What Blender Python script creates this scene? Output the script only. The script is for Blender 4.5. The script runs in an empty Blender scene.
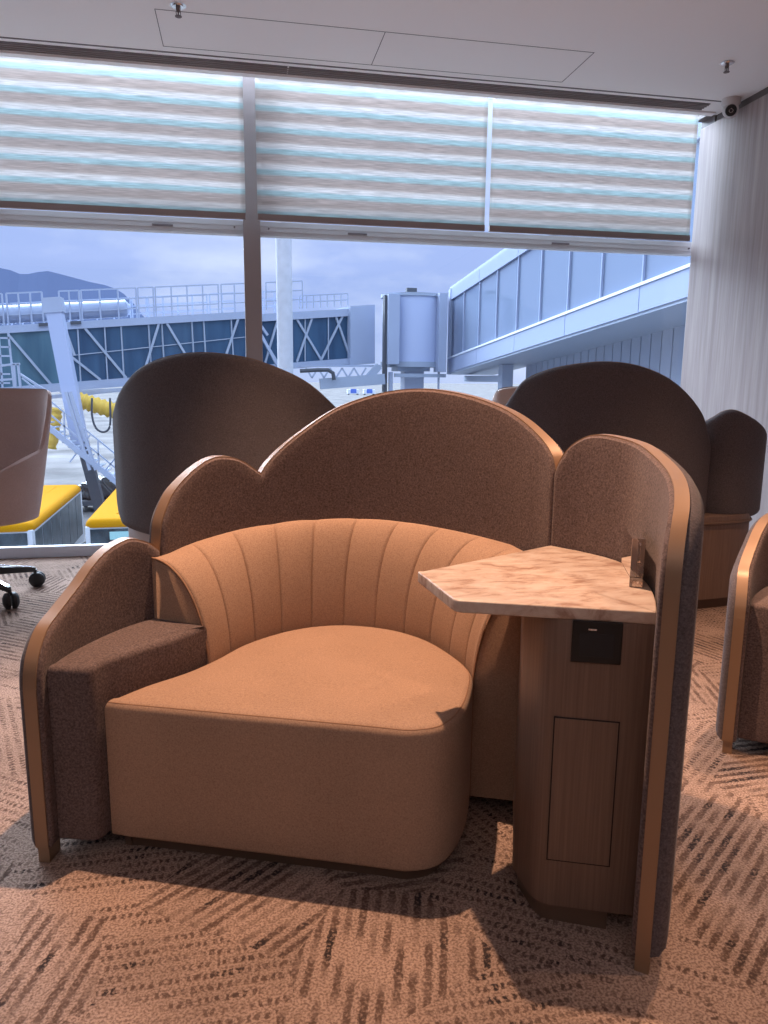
import bpy, bmesh, math, random
import numpy as np
from mathutils import Vector, Matrix
random.seed(7)
C = bpy.context.scene.collection
SC = bpy.context.scene

# ------------------------------------------------------------------ camera, world, lights, exposure
F_PX = 738.0; PITCH, ROLL, YAW = 0.17771, 0.00942, 0.19149; CAM = Vector((0, 0, 1.3))
fw = Vector((math.sin(YAW)*math.cos(PITCH), math.cos(YAW)*math.cos(PITCH), -math.sin(PITCH)))
rt = Vector((math.cos(YAW), -math.sin(YAW), 0)); up = rt.cross(fw)
cr_, sr_ = math.cos(ROLL), math.sin(ROLL)
rt, up = rt*cr_ + up*sr_, up*cr_ - rt*sr_
cam = bpy.data.cameras.new('camera'); camo = bpy.data.objects.new('camera', cam); C.objects.link(camo)
cam.sensor_fit = 'VERTICAL'; cam.sensor_height = 32.0; cam.lens = 32.0*F_PX/1024
cam.clip_start = 0.05; cam.clip_end = 3000
M = Matrix((rt, up, -fw)).transposed().to_4x4(); M.translation = CAM; camo.matrix_world = M
SC.camera = camo

SC.view_settings.view_transform = 'Standard'; SC.view_settings.look = 'None'
SC.view_settings.gamma = 1.0; SC.view_settings.use_curve_mapping = False
SC.view_settings.exposure = 0.18

w = bpy.data.worlds.new('world'); SC.world = w; w.use_nodes = True
nt = w.node_tree; N = nt.nodes; L = nt.links; N.clear()
out = N.new('ShaderNodeOutputWorld'); bg = N.new('ShaderNodeBackground'); L.new(bg.outputs[0], out.inputs[0])
tc = N.new('ShaderNodeTexCoord'); sep = N.new('ShaderNodeSeparateXYZ'); L.new(tc.outputs['Generated'], sep.inputs[0])
ramp = N.new('ShaderNodeValToRGB'); L.new(sep.outputs['Z'], ramp.inputs[0])
e = ramp.color_ramp.elements
e[0].position = 0.0; e[0].color = (0.50, 0.60, 0.88, 1)
e[1].position = 1.0; e[1].color = (2.0, 2.5, 3.4, 1)
for p, c in ((0.10, (0.38, 0.49, 0.84, 1)), (0.22, (0.42, 0.54, 0.92, 1)), (0.28, (0.60, 0.72, 1.0, 1)), (0.42, (1.35, 1.65, 2.15, 1))):
    k = e.new(p); k.color = c
mp = N.new('ShaderNodeMapping'); mp.inputs['Scale'].default_value = (1.6, 1.6, 4.2); L.new(tc.outputs['Generated'], mp.inputs[0])
nz = N.new('ShaderNodeTexNoise'); nz.inputs['Scale'].default_value = 2.2; nz.inputs['Detail'].default_value = 6; nz.inputs['Roughness'].default_value = 0.55
L.new(mp.outputs[0], nz.inputs['Vector'])
mr = N.new('ShaderNodeMapRange'); mr.inputs[1].default_value = 0.48; mr.inputs[2].default_value = 0.68; L.new(nz.outputs[0], mr.inputs[0])
mx = N.new('ShaderNodeMixRGB'); mx.inputs[2].default_value = (0.64, 0.73, 0.97, 1); L.new(mr.outputs[0], mx.inputs[0]); L.new(ramp.outputs[0], mx.inputs[1])
L.new(mx.outputs[0], bg.inputs[0]); bg.inputs[1].default_value = 1.0

def sun(name, elev, azim, strength, color, angle):
    d = bpy.data.lights.new(name, 'SUN'); d.energy = strength; d.color = color; d.angle = math.radians(angle)
    o = bpy.data.objects.new(name, d); C.objects.link(o)
    v = Vector((math.sin(azim)*math.cos(elev), math.cos(azim)*math.cos(elev), math.sin(elev)))   # towards the sun
    o.rotation_euler = v.to_track_quat('Z', 'Y').to_euler(); return o
sun('overcast_sun', math.radians(38), math.radians(-20), 12.0, (0.72, 0.85, 1.0), 50)

def spot(name, loc, power, size_deg, blend, color=(1.0, 0.62, 0.41), tilt=(0, 0), rad=0.025):
    d = bpy.data.lights.new(name, 'SPOT'); d.energy = power; d.color = color; d.spot_size = math.radians(size_deg); d.spot_blend = blend
    d.shadow_soft_size = rad
    o = bpy.data.objects.new(name, d); C.objects.link(o); o.location = loc; o.rotation_euler = (math.radians(tilt[0]), math.radians(tilt[1]), 0); return o
spot('downlight_lamp', (0.21, 2.47, 3.22), 430, 92, 0.45, tilt=(-15, 0))
spot('downlight_lamp', (2.45, 2.75, 3.22), 260, 80, 0.6, tilt=(-14, 0))
spot('downlight_lamp', (2.6, 0.9, 3.22), 150, 80, 0.8)
ca_ = bpy.data.lights.new('ceiling_fill', 'AREA'); ca_.shape = 'RECTANGLE'; ca_.size = 6.0; ca_.size_y = 1.0; ca_.energy = 55; ca_.color = (0.90, 0.90, 1.0)  # unseen fill light added behind the camera to brighten the ceiling, not a fixture
co_ = bpy.data.objects.new('ceiling_fill', ca_); C.objects.link(co_); co_.location = (-0.5, -1.9, 2.3); co_.rotation_euler = (math.radians(180), 0, 0)

# ------------------------------------------------------------------ materials
def newmat(name):
    m = bpy.data.materials.new(name); m.use_nodes = True; nt = m.node_tree
    return m, nt, nt.nodes['Principled BSDF']
def mat(name, col, rough=0.6, metal=0.0, spec=0.5, var=0.0, vscale=8.0, bump=0.0, bscale=60.0, stretch=(1, 1, 1), col2=None, coord='Object'):
    m, nt, b = newmat(name); N, L = nt.nodes, nt.links
    b.inputs['Base Color'].default_value = (*col, 1); b.inputs['Roughness'].default_value = rough; b.inputs['Metallic'].default_value = metal
    b.inputs['Specular IOR Level'].default_value = spec
    tc = N.new('ShaderNodeTexCoord'); mp = N.new('ShaderNodeMapping'); mp.inputs['Scale'].default_value = stretch; L.new(tc.outputs[coord], mp.inputs[0])
    if var or col2:
        n = N.new('ShaderNodeTexNoise'); n.inputs['Scale'].default_value = vscale; n.inputs['Detail'].default_value = 5; L.new(mp.outputs[0], n.inputs['Vector'])
        r = N.new('ShaderNodeMapRange'); r.inputs[1].default_value = 0.3; r.inputs[2].default_value = 0.7; L.new(n.outputs[0], r.inputs[0])
        x = N.new('ShaderNodeMixRGB'); L.new(r.outputs[0], x.inputs[0])
        c1 = col; c2 = col2 if col2 else tuple(min(1, c*(1+var)) for c in col)
        if not col2: c1 = tuple(c*(1-var) for c in col)
        x.inputs[1].default_value = (*c1, 1); x.inputs[2].default_value = (*c2, 1); L.new(x.outputs[0], b.inputs['Base Color'])
    if bump:
        n2 = N.new('ShaderNodeTexNoise'); n2.inputs['Scale'].default_value = bscale; n2.inputs['Detail'].default_value = 3; L.new(mp.outputs[0], n2.inputs['Vector'])
        bp = N.new('ShaderNodeBump'); bp.inputs['Strength'].default_value = bump; bp.inputs['Distance'].default_value = 0.004
        L.new(n2.outputs[0], bp.inputs['Height']); L.new(bp.outputs[0], b.inputs['Normal'])
    return m
def fabric(name, c1, c2, scale=260, bump=0.5, sheen=0.25, rough=0.95):
    m, nt, b = newmat(name); N, L = nt.nodes, nt.links
    tc = N.new('ShaderNodeTexCoord')
    n = N.new('ShaderNodeTexNoise'); n.inputs['Scale'].default_value = scale; n.inputs['Detail'].default_value = 4; n.inputs['Roughness'].default_value = 0.7
    L.new(tc.outputs['Object'], n.inputs['Vector'])
    r = N.new('ShaderNodeMapRange'); r.inputs[1].default_value = 0.33; r.inputs[2].default_value = 0.67; L.new(n.outputs[0], r.inputs[0])
    x = N.new('ShaderNodeMixRGB'); x.inputs[1].default_value = (*c1, 1); x.inputs[2].default_value = (*c2, 1); L.new(r.outputs[0], x.inputs[0])
    n3 = N.new('ShaderNodeTexNoise'); n3.inputs['Scale'].default_value = 5; L.new(tc.outputs['Object'], n3.inputs['Vector'])
    r3 = N.new('ShaderNodeMapRange'); r3.inputs[3].default_value = 0.88; r3.inputs[4].default_value = 1.1; L.new(n3.outputs[0], r3.inputs[0])
    mu = N.new('ShaderNodeMixRGB'); mu.blend_type = 'MULTIPLY'; mu.inputs[0].default_value = 1; L.new(x.outputs[0], mu.inputs[1]); L.new(r3.outputs[0], mu.inputs[2])
    L.new(mu.outputs[0], b.inputs['Base Color'])
    b.inputs['Roughness'].default_value = rough; b.inputs['Specular IOR Level'].default_value = 0.15
    b.inputs['Sheen Weight'].default_value = sheen; b.inputs['Sheen Roughness'].default_value = 0.4
    bp = N.new('ShaderNodeBump'); bp.inputs['Strength'].default_value = bump; bp.inputs['Distance'].default_value = 0.0015
    L.new(n.outputs[0], bp.inputs['Height']); L.new(bp.outputs[0], b.inputs['Normal'])
    return m
def grain(name, c1, c2, scale=(60, 60, 2.0), rough=0.45, spec=0.4, nsc=3.0):
    m, nt, b = newmat(name); N, L = nt.nodes, nt.links
    tc = N.new('ShaderNodeTexCoord'); mp = N.new('ShaderNodeMapping'); mp.inputs['Scale'].default_value = scale; L.new(tc.outputs['Object'], mp.inputs[0])
    n = N.new('ShaderNodeTexNoise'); n.inputs['Scale'].default_value = nsc; n.inputs['Detail'].default_value = 6; n.inputs['Roughness'].default_value = 0.6; L.new(mp.outputs[0], n.inputs['Vector'])
    r = N.new('ShaderNodeMapRange'); r.inputs[1].default_value = 0.32; r.inputs[2].default_value = 0.68; L.new(n.outputs[0], r.inputs[0])
    x = N.new('ShaderNodeMixRGB'); x.inputs[1].default_value = (*c1, 1); x.inputs[2].default_value = (*c2, 1); L.new(r.outputs[0], x.inputs[0])
    L.new(x.outputs[0], b.inputs['Base Color']); b.inputs['Roughness'].default_value = rough; b.inputs['Specular IOR Level'].default_value = spec
    return m
def glass(name, tint, refl=0.08, alpha=0.0, rough=0.0):
    m = bpy.data.materials.new(name); m.use_nodes = True; nt = m.node_tree; N, L = nt.nodes, nt.links; N.clear()
    o = N.new('ShaderNodeOutputMaterial'); t = N.new('ShaderNodeBsdfTransparent'); t.inputs[0].default_value = (*tint, 1)
    g = N.new('ShaderNodeBsdfGlossy'); g.inputs[1].default_value = rough; g.inputs[0].default_value = (1, 1, 1, 1)
    fr = N.new('ShaderNodeFresnel'); fr.inputs[0].default_value = 1.45
    mu = N.new('ShaderNodeMath'); mu.operation = 'MULTIPLY'; mu.inputs[1].default_value = refl/0.04; L.new(fr.outputs[0], mu.inputs[0])
    mx = N.new('ShaderNodeMixShader'); L.new(mu.outputs[0], mx.inputs[0]); L.new(t.outputs[0], mx.inputs[1]); L.new(g.outputs[0], mx.inputs[2]); L.new(mx.outputs[0], o.inputs[0])
    return m

BROWN = fabric('brown_melange_fabric', (0.070, 0.049, 0.046), (0.195, 0.142, 0.130), 170, 0.6, 0.1)
DARKF = fabric('dark_outer_fabric', (0.072, 0.060, 0.062), (0.15, 0.124, 0.127), 200, 0.3, 0.1)
TAN = fabric('tan_woven_fabric', (0.30, 0.19, 0.13), (0.46, 0.30, 0.205), 230, 0.35, 0.05)
TANP = fabric('tan_piping', (0.28, 0.16, 0.10), (0.36, 0.21, 0.13), 300, 0.3, 0)
COPPER = mat('satin_copper_trim', (0.30, 0.185, 0.11), 0.40, 0.3, 0.5)
WOOD = grain('cabinet_wood', (0.15, 0.092, 0.066), (0.21, 0.13, 0.092), (70, 70, 1.2), 0.45)
WOODD = grain('dark_base_wood', (0.16, 0.10, 0.075), (0.22, 0.14, 0.10), (60, 60, 1.5), 0.5)
PLINTH = mat('plinth_brown', (0.12, 0.07, 0.045), 0.5)
BLACK = mat('black_plastic', (0.006, 0.006, 0.007), 0.35)
BLACKR = mat('black_rubber', (0.012, 0.012, 0.014), 0.6)
GROOVE = mat('dark_groove', (0.02, 0.012, 0.01), 0.9)
CHROME = mat('polished_aluminium', (0.75, 0.76, 0.8), 0.18, 1.0)
CEIL = mat('ceiling_paint', (0.93, 0.89, 0.89), 0.9)
SLOT = mat('slot_grey', (0.20, 0.17, 0.18), 0.7)
FRAME = mat('window_frame_grey', (0.34, 0.29, 0.285), 0.55)
FRAMEL = mat('window_rail_light', (0.62, 0.62, 0.64), 0.5)
SILL = mat('sill_paint', (0.55, 0.58, 0.66), 0.5)
WALLW = grain('wall_wood_veneer', (0.31, 0.245, 0.235), (0.46, 0.385, 0.37), (9, 9, 0.35), 0.55, 0.3, 3.0)
TRIM = mat('wall_trim_dark', (0.13, 0.105, 0.10), 0.5)
CHAIRF = fabric('chair_fabric', (0.40, 0.29, 0.265), (0.54, 0.42, 0.39), 260, 0.3, 0.05)
PANE = glass('window_glass', (0.95, 0.97, 0.99), 0.02)
ACRYL = glass('acrylic', (0.74, 0.69, 0.67), 0.22)
WHITE = mat('white_paint', (0.72, 0.76, 0.84), 0.5)
CAMW = mat('camera_white', (0.62, 0.58, 0.58), 0.4)

# travertine
m, nt, b = newmat('travertine'); N, L = nt.nodes, nt.links
tc = N.new('ShaderNodeTexCoord'); mp = N.new('ShaderNodeMapping'); mp.inputs['Scale'].default_value = (5, 12, 8); mp.inputs['Rotation'].default_value = (0, 0, 0.75); L.new(tc.outputs['Object'], mp.inputs[0])
n = N.new('ShaderNodeTexNoise'); n.inputs['Scale'].default_value = 2.2; n.inputs['Detail'].default_value = 10; n.inputs['Roughness'].default_value = 0.68; n.inputs['Distortion'].default_value = 0.5; L.new(mp.outputs[0], n.inputs['Vector'])
r = N.new('ShaderNodeValToRGB'); L.new(n.outputs[0], r.inputs[0]); e = r.color_ramp.elements
e[0].position = 0.36; e[0].color = (0.33, 0.20, 0.14, 1); e[1].position = 0.62; e[1].color = (0.60, 0.49, 0.40, 1); k = e.new(0.48); k.color = (0.52, 0.385, 0.30, 1)
L.new(r.outputs[0], b.inputs['Base Color']); b.inputs['Roughness'].default_value = 0.35
STONE = m

# carpet: patches of dashed lines running in different directions
m, nt, b = newmat('carpet'); N, L = nt.nodes, nt.links
def math_(op, a, bb=None, c=None):
    n = N.new('ShaderNodeMath'); n.operation = op
    for i, v in enumerate((a, bb, c)):
        if v is None: continue
        if isinstance(v, (int, float)): n.inputs[i].default_value = v
        else: L.new(v, n.inputs[i])
    return n.outputs[0]
tc = N.new('ShaderNodeTexCoord'); sp = N.new('ShaderNodeSeparateXYZ'); L.new(tc.outputs['Object'], sp.inputs[0])
def sstep(x, a, b2):
    n = N.new('ShaderNodeMapRange'); n.interpolation_type = 'SMOOTHSTEP'; n.inputs[1].default_value = a; n.inputs[2].default_value = b2; L.new(x, n.inputs[0]); return n.outputs[0]
mp = N.new('ShaderNodeMapping'); mp.inputs['Location'].default_value = (3.3, 2.31, 0); mp.inputs['Rotation'].default_value = (0, 0, 0.5); L.new(tc.outputs['Object'], mp.inputs[0])
vo = N.new('ShaderNodeTexVoronoi'); vo.voronoi_dimensions = '2D'; vo.inputs['Scale'].default_value = 2.7; L.new(mp.outputs[0], vo.inputs['Vector'])
sc = N.new('ShaderNodeSeparateColor'); L.new(vo.outputs['Color'], sc.inputs[0])
ang = math_('ADD', math_('MULTIPLY', math_('FLOOR', math_('MULTIPLY', sc.outputs[0], 4.999)), math.pi/5), 0.35)
ca, sa = math_('COSINE', ang), math_('SINE', ang)
a = math_('ADD', math_('MULTIPLY', sp.outputs[0], ca), math_('MULTIPLY', sp.outputs[1], sa))
d0_ = math_('SUBTRACT', math_('MULTIPLY', sp.outputs[1], ca), math_('MULTIPLY', sp.outputs[0], sa))
wob = N.new('ShaderNodeTexNoise'); wob.inputs['Scale'].default_value = 60; L.new(tc.outputs['Object'], wob.inputs['Vector'])
a = math_('ADD', a, math_('MULTIPLY', math_('SUBTRACT', wob.outputs[0], 0.5), 0.016))
wb2 = N.new('ShaderNodeTexNoise'); wb2.inputs['Scale'].default_value = 45; wb2.inputs['Detail'].default_value = 3; L.new(sp.inputs[0].links[0].from_socket, wb2.inputs['Vector'])
d = math_('ADD', d0_, math_('MULTIPLY', math_('SUBTRACT', wb2.outputs[0], 0.5), 0.03))
FREQ = 190.0
idx = math_('FLOOR', math_('MULTIPLY', a, FREQ/6.28318)); frc = math_('FRACT', math_('MULTIPLY', a, FREQ/6.28318), 0)
line = sstep(math_('SINE', math_('MULTIPLY', frc, math.pi)), 0.55, 0.85)
cx = N.new('ShaderNodeCombineXYZ'); L.new(math_('MULTIPLY', idx, 1.37), cx.inputs[0]); L.new(math_('MULTIPLY', d, 8.0), cx.inputs[1]); L.new(math_('MULTIPLY', sc.outputs[1], 7.0), cx.inputs[2])
gn = N.new('ShaderNodeTexNoise'); gn.inputs['Scale'].default_value = 1.0; gn.inputs['Detail'].default_value = 1.5; L.new(cx.outputs[0], gn.inputs['Vector'])
nb = N.new('ShaderNodeTexNoise'); nb.inputs['Scale'].default_value = 2.6; nb.inputs['Detail'].default_value = 2; L.new(tc.outputs['Object'], nb.inputs['Vector'])
g = math_('ADD', gn.outputs[0], math_('MULTIPLY', math_('SUBTRACT', nb.outputs[0], 0.5), 0.5))
dots = sstep(math_('SINE', math_('ADD', math_('MULTIPLY', d, 330.0), math_('MULTIPLY', idx, 2.2))), -0.5, 0.4)
isdot = math_('GREATER_THAN', sc.outputs[1], 0.40)
dm = math_('ADD', math_('MULTIPLY', dots, isdot), math_('SUBTRACT', 1.0, isdot))
nf = N.new('ShaderNodeTexNoise'); nf.inputs['Scale'].default_value = 170; nf.inputs['Detail'].default_value = 2; L.new(tc.outputs['Object'], nf.inputs['Vector'])
nm = N.new('ShaderNodeTexNoise'); nm.inputs['Scale'].default_value = 110; nm.inputs['Detail'].default_value = 2; L.new(tc.outputs['Object'], nm.inputs['Vector'])
spk = sstep(nm.outputs[0], 0.36, 0.56)
dark = math_('MULTIPLY', math_('MULTIPLY', math_('MULTIPLY', line, sstep(g, 0.32, 0.54)), dm), math_('ADD', 0.45, math_('MULTIPLY', spk, 0.55)))
blk = math_('MULTIPLY', math_('MULTIPLY', math_('MULTIPLY', line, sstep(g, 0.60, 0.70)), dm), spk)
base = N.new('ShaderNodeMixRGB'); base.inputs[1].default_value = (0.18, 0.118, 0.092, 1); base.inputs[2].default_value = (0.40, 0.285, 0.225, 1); L.new(sstep(nf.outputs[0], 0.3, 0.65), base.inputs[0])
b3_ = N.new('ShaderNodeMixRGB'); b3_.blend_type = 'MULTIPLY'; b3_.inputs[0].default_value = 1; L.new(base.outputs[0], b3_.inputs[1])
tn = N.new('ShaderNodeMapRange'); tn.inputs[1].default_value = 0.35; tn.inputs[2].default_value = 0.65; tn.inputs[3].default_value = 1.12; tn.inputs[4].default_value = 0.80; L.new(nb.outputs[0], tn.inputs[0]); L.new(tn.outputs[0], b3_.inputs[2])
m1_ = N.new('ShaderNodeMixRGB'); m1_.inputs[2].default_value = (0.11, 0.07, 0.055, 1); L.new(dark, m1_.inputs[0]); L.new(b3_.outputs[0], m1_.inputs[1])
m2_ = N.new('ShaderNodeMixRGB'); m2_.inputs[2].default_value = (0.035, 0.028, 0.028, 1); L.new(blk, m2_.inputs[0]); L.new(m1_.outputs[0], m2_.inputs[1])
L.new(m2_.outputs[0], b.inputs['Base Color']); b.inputs['Roughness'].default_value = 1.0; b.inputs['Specular IOR Level'].default_value = 0.05
bp = N.new('ShaderNodeBump'); bp.inputs['Strength'].default_value = 0.55; bp.inputs['Distance'].default_value = 0.004
L.new(math_('SUBTRACT', nf.outputs[0], math_('MULTIPLY', dark, 0.8)), bp.inputs['Height']); L.new(bp.outputs[0], b.inputs['Normal'])
CARPET = m

# striped translucent blind fabric
def blind_mat():
    m = bpy.data.materials.new('striped_blind_fabric'); m.use_nodes = True; nt = m.node_tree; N, L = nt.nodes, nt.links; N.clear()
    o = N.new('ShaderNodeOutputMaterial'); tc = N.new('ShaderNodeTexCoord'); sp = N.new('ShaderNodeSeparateXYZ'); L.new(tc.outputs['Object'], sp.inputs[0])
    mp = N.new('ShaderNodeMapping'); mp.inputs['Scale'].default_value = (5, 1, 130); L.new(tc.outputs['Object'], mp.inputs[0])
    n = N.new('ShaderNodeTexNoise'); n.inputs['Scale'].default_value = 1.5; n.inputs['Detail'].default_value = 4; L.new(mp.outputs[0], n.inputs['Vector'])
    def mth(op, a, b2):
        k = N.new('ShaderNodeMath'); k.operation = op
        for i, v in enumerate((a, b2)):
            if isinstance(v, (int, float)): k.inputs[i].default_value = v
            else: L.new(v, k.inputs[i])
        return k.outputs[0]
    z = mth('ADD', mth('DIVIDE', sp.outputs[2], 0.1335), 20.1)
    z = mth('ADD', z, mth('MULTIPLY', mth('SUBTRACT', n.outputs[0], 0.5), 0.07))
    fr = mth('FRACT', z, 0)
    r = N.new('ShaderNodeValToRGB'); L.new(fr, r.inputs[0]); e = r.color_ramp.elements
    e[0].position = 0.0; e[0].color = (0.64, 0.575, 0.545, 1); e[1].position = 1.0; e[1].color = (0.64, 0.575, 0.545, 1)
    for p, c in ((0.28, (0.63, 0.57, 0.545, 1)), (0.36, (0.58, 0.68, 0.68, 1)), (0.54, (0.61, 0.71, 0.72, 1)), (0.62, (0.80, 0.78, 0.77, 1)), (0.80, (0.81, 0.78, 0.76, 1)), (0.90, (0.68, 0.62, 0.59, 1))):
        k = e.new(p); k.color = c
    rr = N.new('ShaderNodeMapRange'); rr.inputs[1].default_value = 0.3; rr.inputs[2].default_value = 0.7; rr.inputs[3].default_value = 0.76; rr.inputs[4].default_value = 1.06; L.new(n.outputs[0], rr.inputs[0])
    mu = N.new('ShaderNodeMixRGB'); mu.blend_type = 'MULTIPLY'; mu.inputs[0].default_value = 1; L.new(r.outputs[0], mu.inputs[1]); L.new(rr.outputs[0], mu.inputs[2])
    d = N.new('ShaderNodeBsdfDiffuse'); t = N.new('ShaderNodeBsdfTranslucent'); L.new(mu.outputs[0], d.inputs[0]); L.new(mu.outputs[0], t.inputs[0])
    mx = N.new('ShaderNodeMixShader'); mx.inputs[0].default_value = 0.66; L.new(d.outputs[0], mx.inputs[1]); L.new(t.outputs[0], mx.inputs[2]); L.new(mx.outputs[0], o.inputs[0])
    return m
BLIND = blind_mat()

# ------------------------------------------------------------------ helpers
def link(name, me, m, parent=None, smooth=False):
    o = bpy.data.objects.new(name, me); C.objects.link(o)
    if m: me.materials.append(m)
    if parent: o.parent = parent
    if smooth:
        for p in me.polygons: p.use_smooth = True
    return o
def obj(name, bm, m, parent=None, smooth=False, auto=None):
    bmesh.ops.recalc_face_normals(bm, faces=bm.faces)
    if auto:
        for ed in bm.edges:
            if len(ed.link_faces) == 2 and ed.calc_face_angle(0) > math.radians(auto): ed.smooth = False
        smooth = True
    me = bpy.data.meshes.new(name); bm.to_mesh(me); bm.free()
    return link(name, me, m, parent, smooth)
def empty(name, loc=(0, 0, 0)):
    o = bpy.data.objects.new(name, None); C.objects.link(o); o.location = loc; o.empty_display_size = 0.1; return o
def tag(o, label=None, cat=None, group=None, kind=None):
    if label: o['label'] = label
    if cat: o['category'] = cat
    if group: o['group'] = group
    if kind: o['kind'] = kind
    return o
def box(bm, lo, hi, rot=None, bev=0.0):
    lo, hi = Vector(lo), Vector(hi); c = (lo+hi)/2; s = hi-lo
    r = bmesh.ops.create_cube(bm, size=1.0); vs = r['verts']
    for v in vs: v.co = Vector((v.co.x*s.x, v.co.y*s.y, v.co.z*s.z)) + c
    if bev:
        es = list({e for v in vs for e in v.link_edges})
        bmesh.ops.bevel(bm, geom=es, offset=bev, segments=2, affect='EDGES', profile=0.7)
def bar(bm, a, b, wdt, hgt=None, upv=(0, 0, 1)):
    "rectangular bar from a to b"
    a, b = Vector(a), Vector(b); d = (b-a).normalized(); hgt = hgt or wdt; u = Vector(upv)
    s = d.cross(u)
    if s.length < 1e-4: s = d.cross(Vector((1, 0, 0)))
    s.normalize(); t = s.cross(d)
    vs = [bm.verts.new(p + s*sx*wdt/2 + t*tx*hgt/2) for p in (a, b) for sx, tx in ((-1, -1), (1, -1), (1, 1), (-1, 1))]
    for f in ((0, 1, 2, 3), (7, 6, 5, 4), (0, 4, 5, 1), (1, 5, 6, 2), (2, 6, 7, 3), (3, 7, 4, 0)): bm.faces.new([vs[i] for i in f])
def tube(bm, pts, r, seg=10, cap=True):
    pts = [Vector(p) for p in pts]; rings = []; n = len(pts)
    for i, p in enumerate(pts):
        d = (pts[min(i+1, n-1)] - pts[max(i-1, 0)]).normalized()
        u = Vector((0, 0, 1)) if abs(d.z) < 0.95 else Vector((1, 0, 0))
        s = d.cross(u).normalized(); t = s.cross(d); rr = r[i] if isinstance(r, (list, tuple)) else r
        rings.append([bm.verts.new(p + (s*math.cos(a) + t*math.sin(a))*rr) for a in [2*math.pi*k/seg for k in range(seg)]])
    for i in range(n-1):
        for k in range(seg): bm.faces.new((rings[i][k], rings[i][(k+1) % seg], rings[i+1][(k+1) % seg], rings[i+1][k]))
    if cap: bm.faces.new(rings[0][::-1]); bm.faces.new(rings[-1])
def lathe(bm, prof, cx, cy, seg=32):
    rings = []
    for r, z in prof: rings.append([bm.verts.new((cx+max(r, 1e-4)*math.cos(2*math.pi*k/seg), cy+max(r, 1e-4)*math.sin(2*math.pi*k/seg), z)) for k in range(seg)])
    for i in range(len(rings)-1):
        for k in range(seg): bm.faces.new((rings[i][k], rings[i][(k+1) % seg], rings[i+1][(k+1) % seg], rings[i+1][k]))
    bm.faces.new(rings[0][::-1]); bm.faces.new(rings[-1])
def catmull(P, n=12):
    P = np.array(P, float); Q = np.vstack([2*P[0]-P[1], P, 2*P[-1]-P[-2]]); o = []
    for i in range(1, len(Q)-2):
        for t in np.arange(n)/n:
            a, b, c, d = Q[i-1:i+3]
            o.append(.5*((2*b)+(c-a)*t+(2*a-5*b+4*c-d)*t*t+(3*b-a-3*c+d)*t**3))
    o.append(P[-1]); return np.array(o)
class Curve:
    def __init__(s, P, n=24):
        s.p = catmull(P, n); s.s = np.concatenate([[0], np.cumsum(np.hypot(*np.diff(s.p, axis=0).T))]); s.L = s.s[-1]
    def at(s, x, off=0.0):
        def raw(y):
            y0 = min(max(y, 0), s.L); q = np.array([np.interp(y0, s.s, s.p[:, 0]), np.interp(y0, s.s, s.p[:, 1])])
            return q
        h = 0.012; a = raw(max(x-h, 0)); b = raw(min(x+h, s.L)); d = (b-a)/np.hypot(*(b-a))
        q = raw(x)
        if x < 0: q = q + d*x
        if x > s.L: q = q + d*(x-s.L)
        return q + np.array([-d[1], d[0]])*off       # positive offset: left of travel
def rounded_poly(P, r, n=6):
    "round the corners of polygon; r scalar or list"
    P = [np.array(p, float) for p in P]; o = []; m = len(P)
    for i, p in enumerate(P):
        rr = r[i] if isinstance(r, (list, tuple)) else r
        a, b = P[i-1]-p, P[(i+1) % m]-p; la, lb = np.hypot(*a), np.hypot(*b)
        d = min(rr, la*.49, lb*.49)
        if d < 1e-5: o.append(p); continue
        A, B = p+a/la*d, p+b/lb*d
        for t in np.linspace(0, 1, n+1): o.append((1-t)**2*A + 2*t*(1-t)*p + t*t*B)
    return np.array(o)
def inset(P, d):
    P = np.array(P); n = len(P); area = 0.5*np.sum(P[:, 0]*np.roll(P[:, 1], -1)-np.roll(P[:, 0], -1)*P[:, 1]); sg = 1 if area > 0 else -1
    T = np.roll(P, -1, 0)-np.roll(P, 1, 0); T /= np.maximum(np.hypot(T[:, 0], T[:, 1]), 1e-9)[:, None]
    return P + sg*d*np.stack([-T[:, 1], T[:, 0]], 1)
def cushion(P, z0, z1, rt_=0.03, rb=0.0, crown=0.0, m=5, taper=0.0):
    "solid over outline P (x,y) with a rounded top edge"
    bm = bmesh.new(); rings = []
    def ring(Q, z): rings.append([bm.verts.new((q[0], q[1], z)) for q in Q])
    if rb:
        for k in range(m): a = math.pi/2*k/m; ring(inset(P, rb*(1-math.sin(a))+taper), z0+rb*(1-math.cos(a)))
    ring(inset(P, taper), z0+rb)
    for k in range(1, 6): t = k/6; ring(inset(P, taper*(1-t)), z0+rb+(z1-rt_-z0-rb)*t)
    for k in range(m+1): a = math.pi/2*k/m; ring(inset(P, rt_*(1-math.cos(a))), z1-rt_+rt_*math.sin(a))
    I = inset(P, rt_); c = I.mean(0)
    for t in (0.9, 0.75, 0.55, 0.3, 0.1): ring(c+(I-c)*t, z1+crown*(1-t**2))
    n = len(P)
    for i in range(len(rings)-1):
        for k in range(n): bm.faces.new((rings[i][k], rings[i][(k+1) % n], rings[i+1][(k+1) % n], rings[i+1][k]))
    bm.faces.new(rings[0][::-1]); bm.faces.new(rings[-1])
    return bm
def outline(S, ZT, ZB):
    o = [(S[0], ZB[0])] + [(S[0], ZB[0]+(ZT[0]-ZB[0])*t) for t in np.linspace(0.05, 0.95, 12)] + list(zip(S, ZT))
    return np.array(o + [(S[-1], ZT[-1]-(ZT[-1]-ZB[-1])*t) for t in np.linspace(0.05, 0.95, 12)] + list(zip(S, ZB))[::-1])
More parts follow.
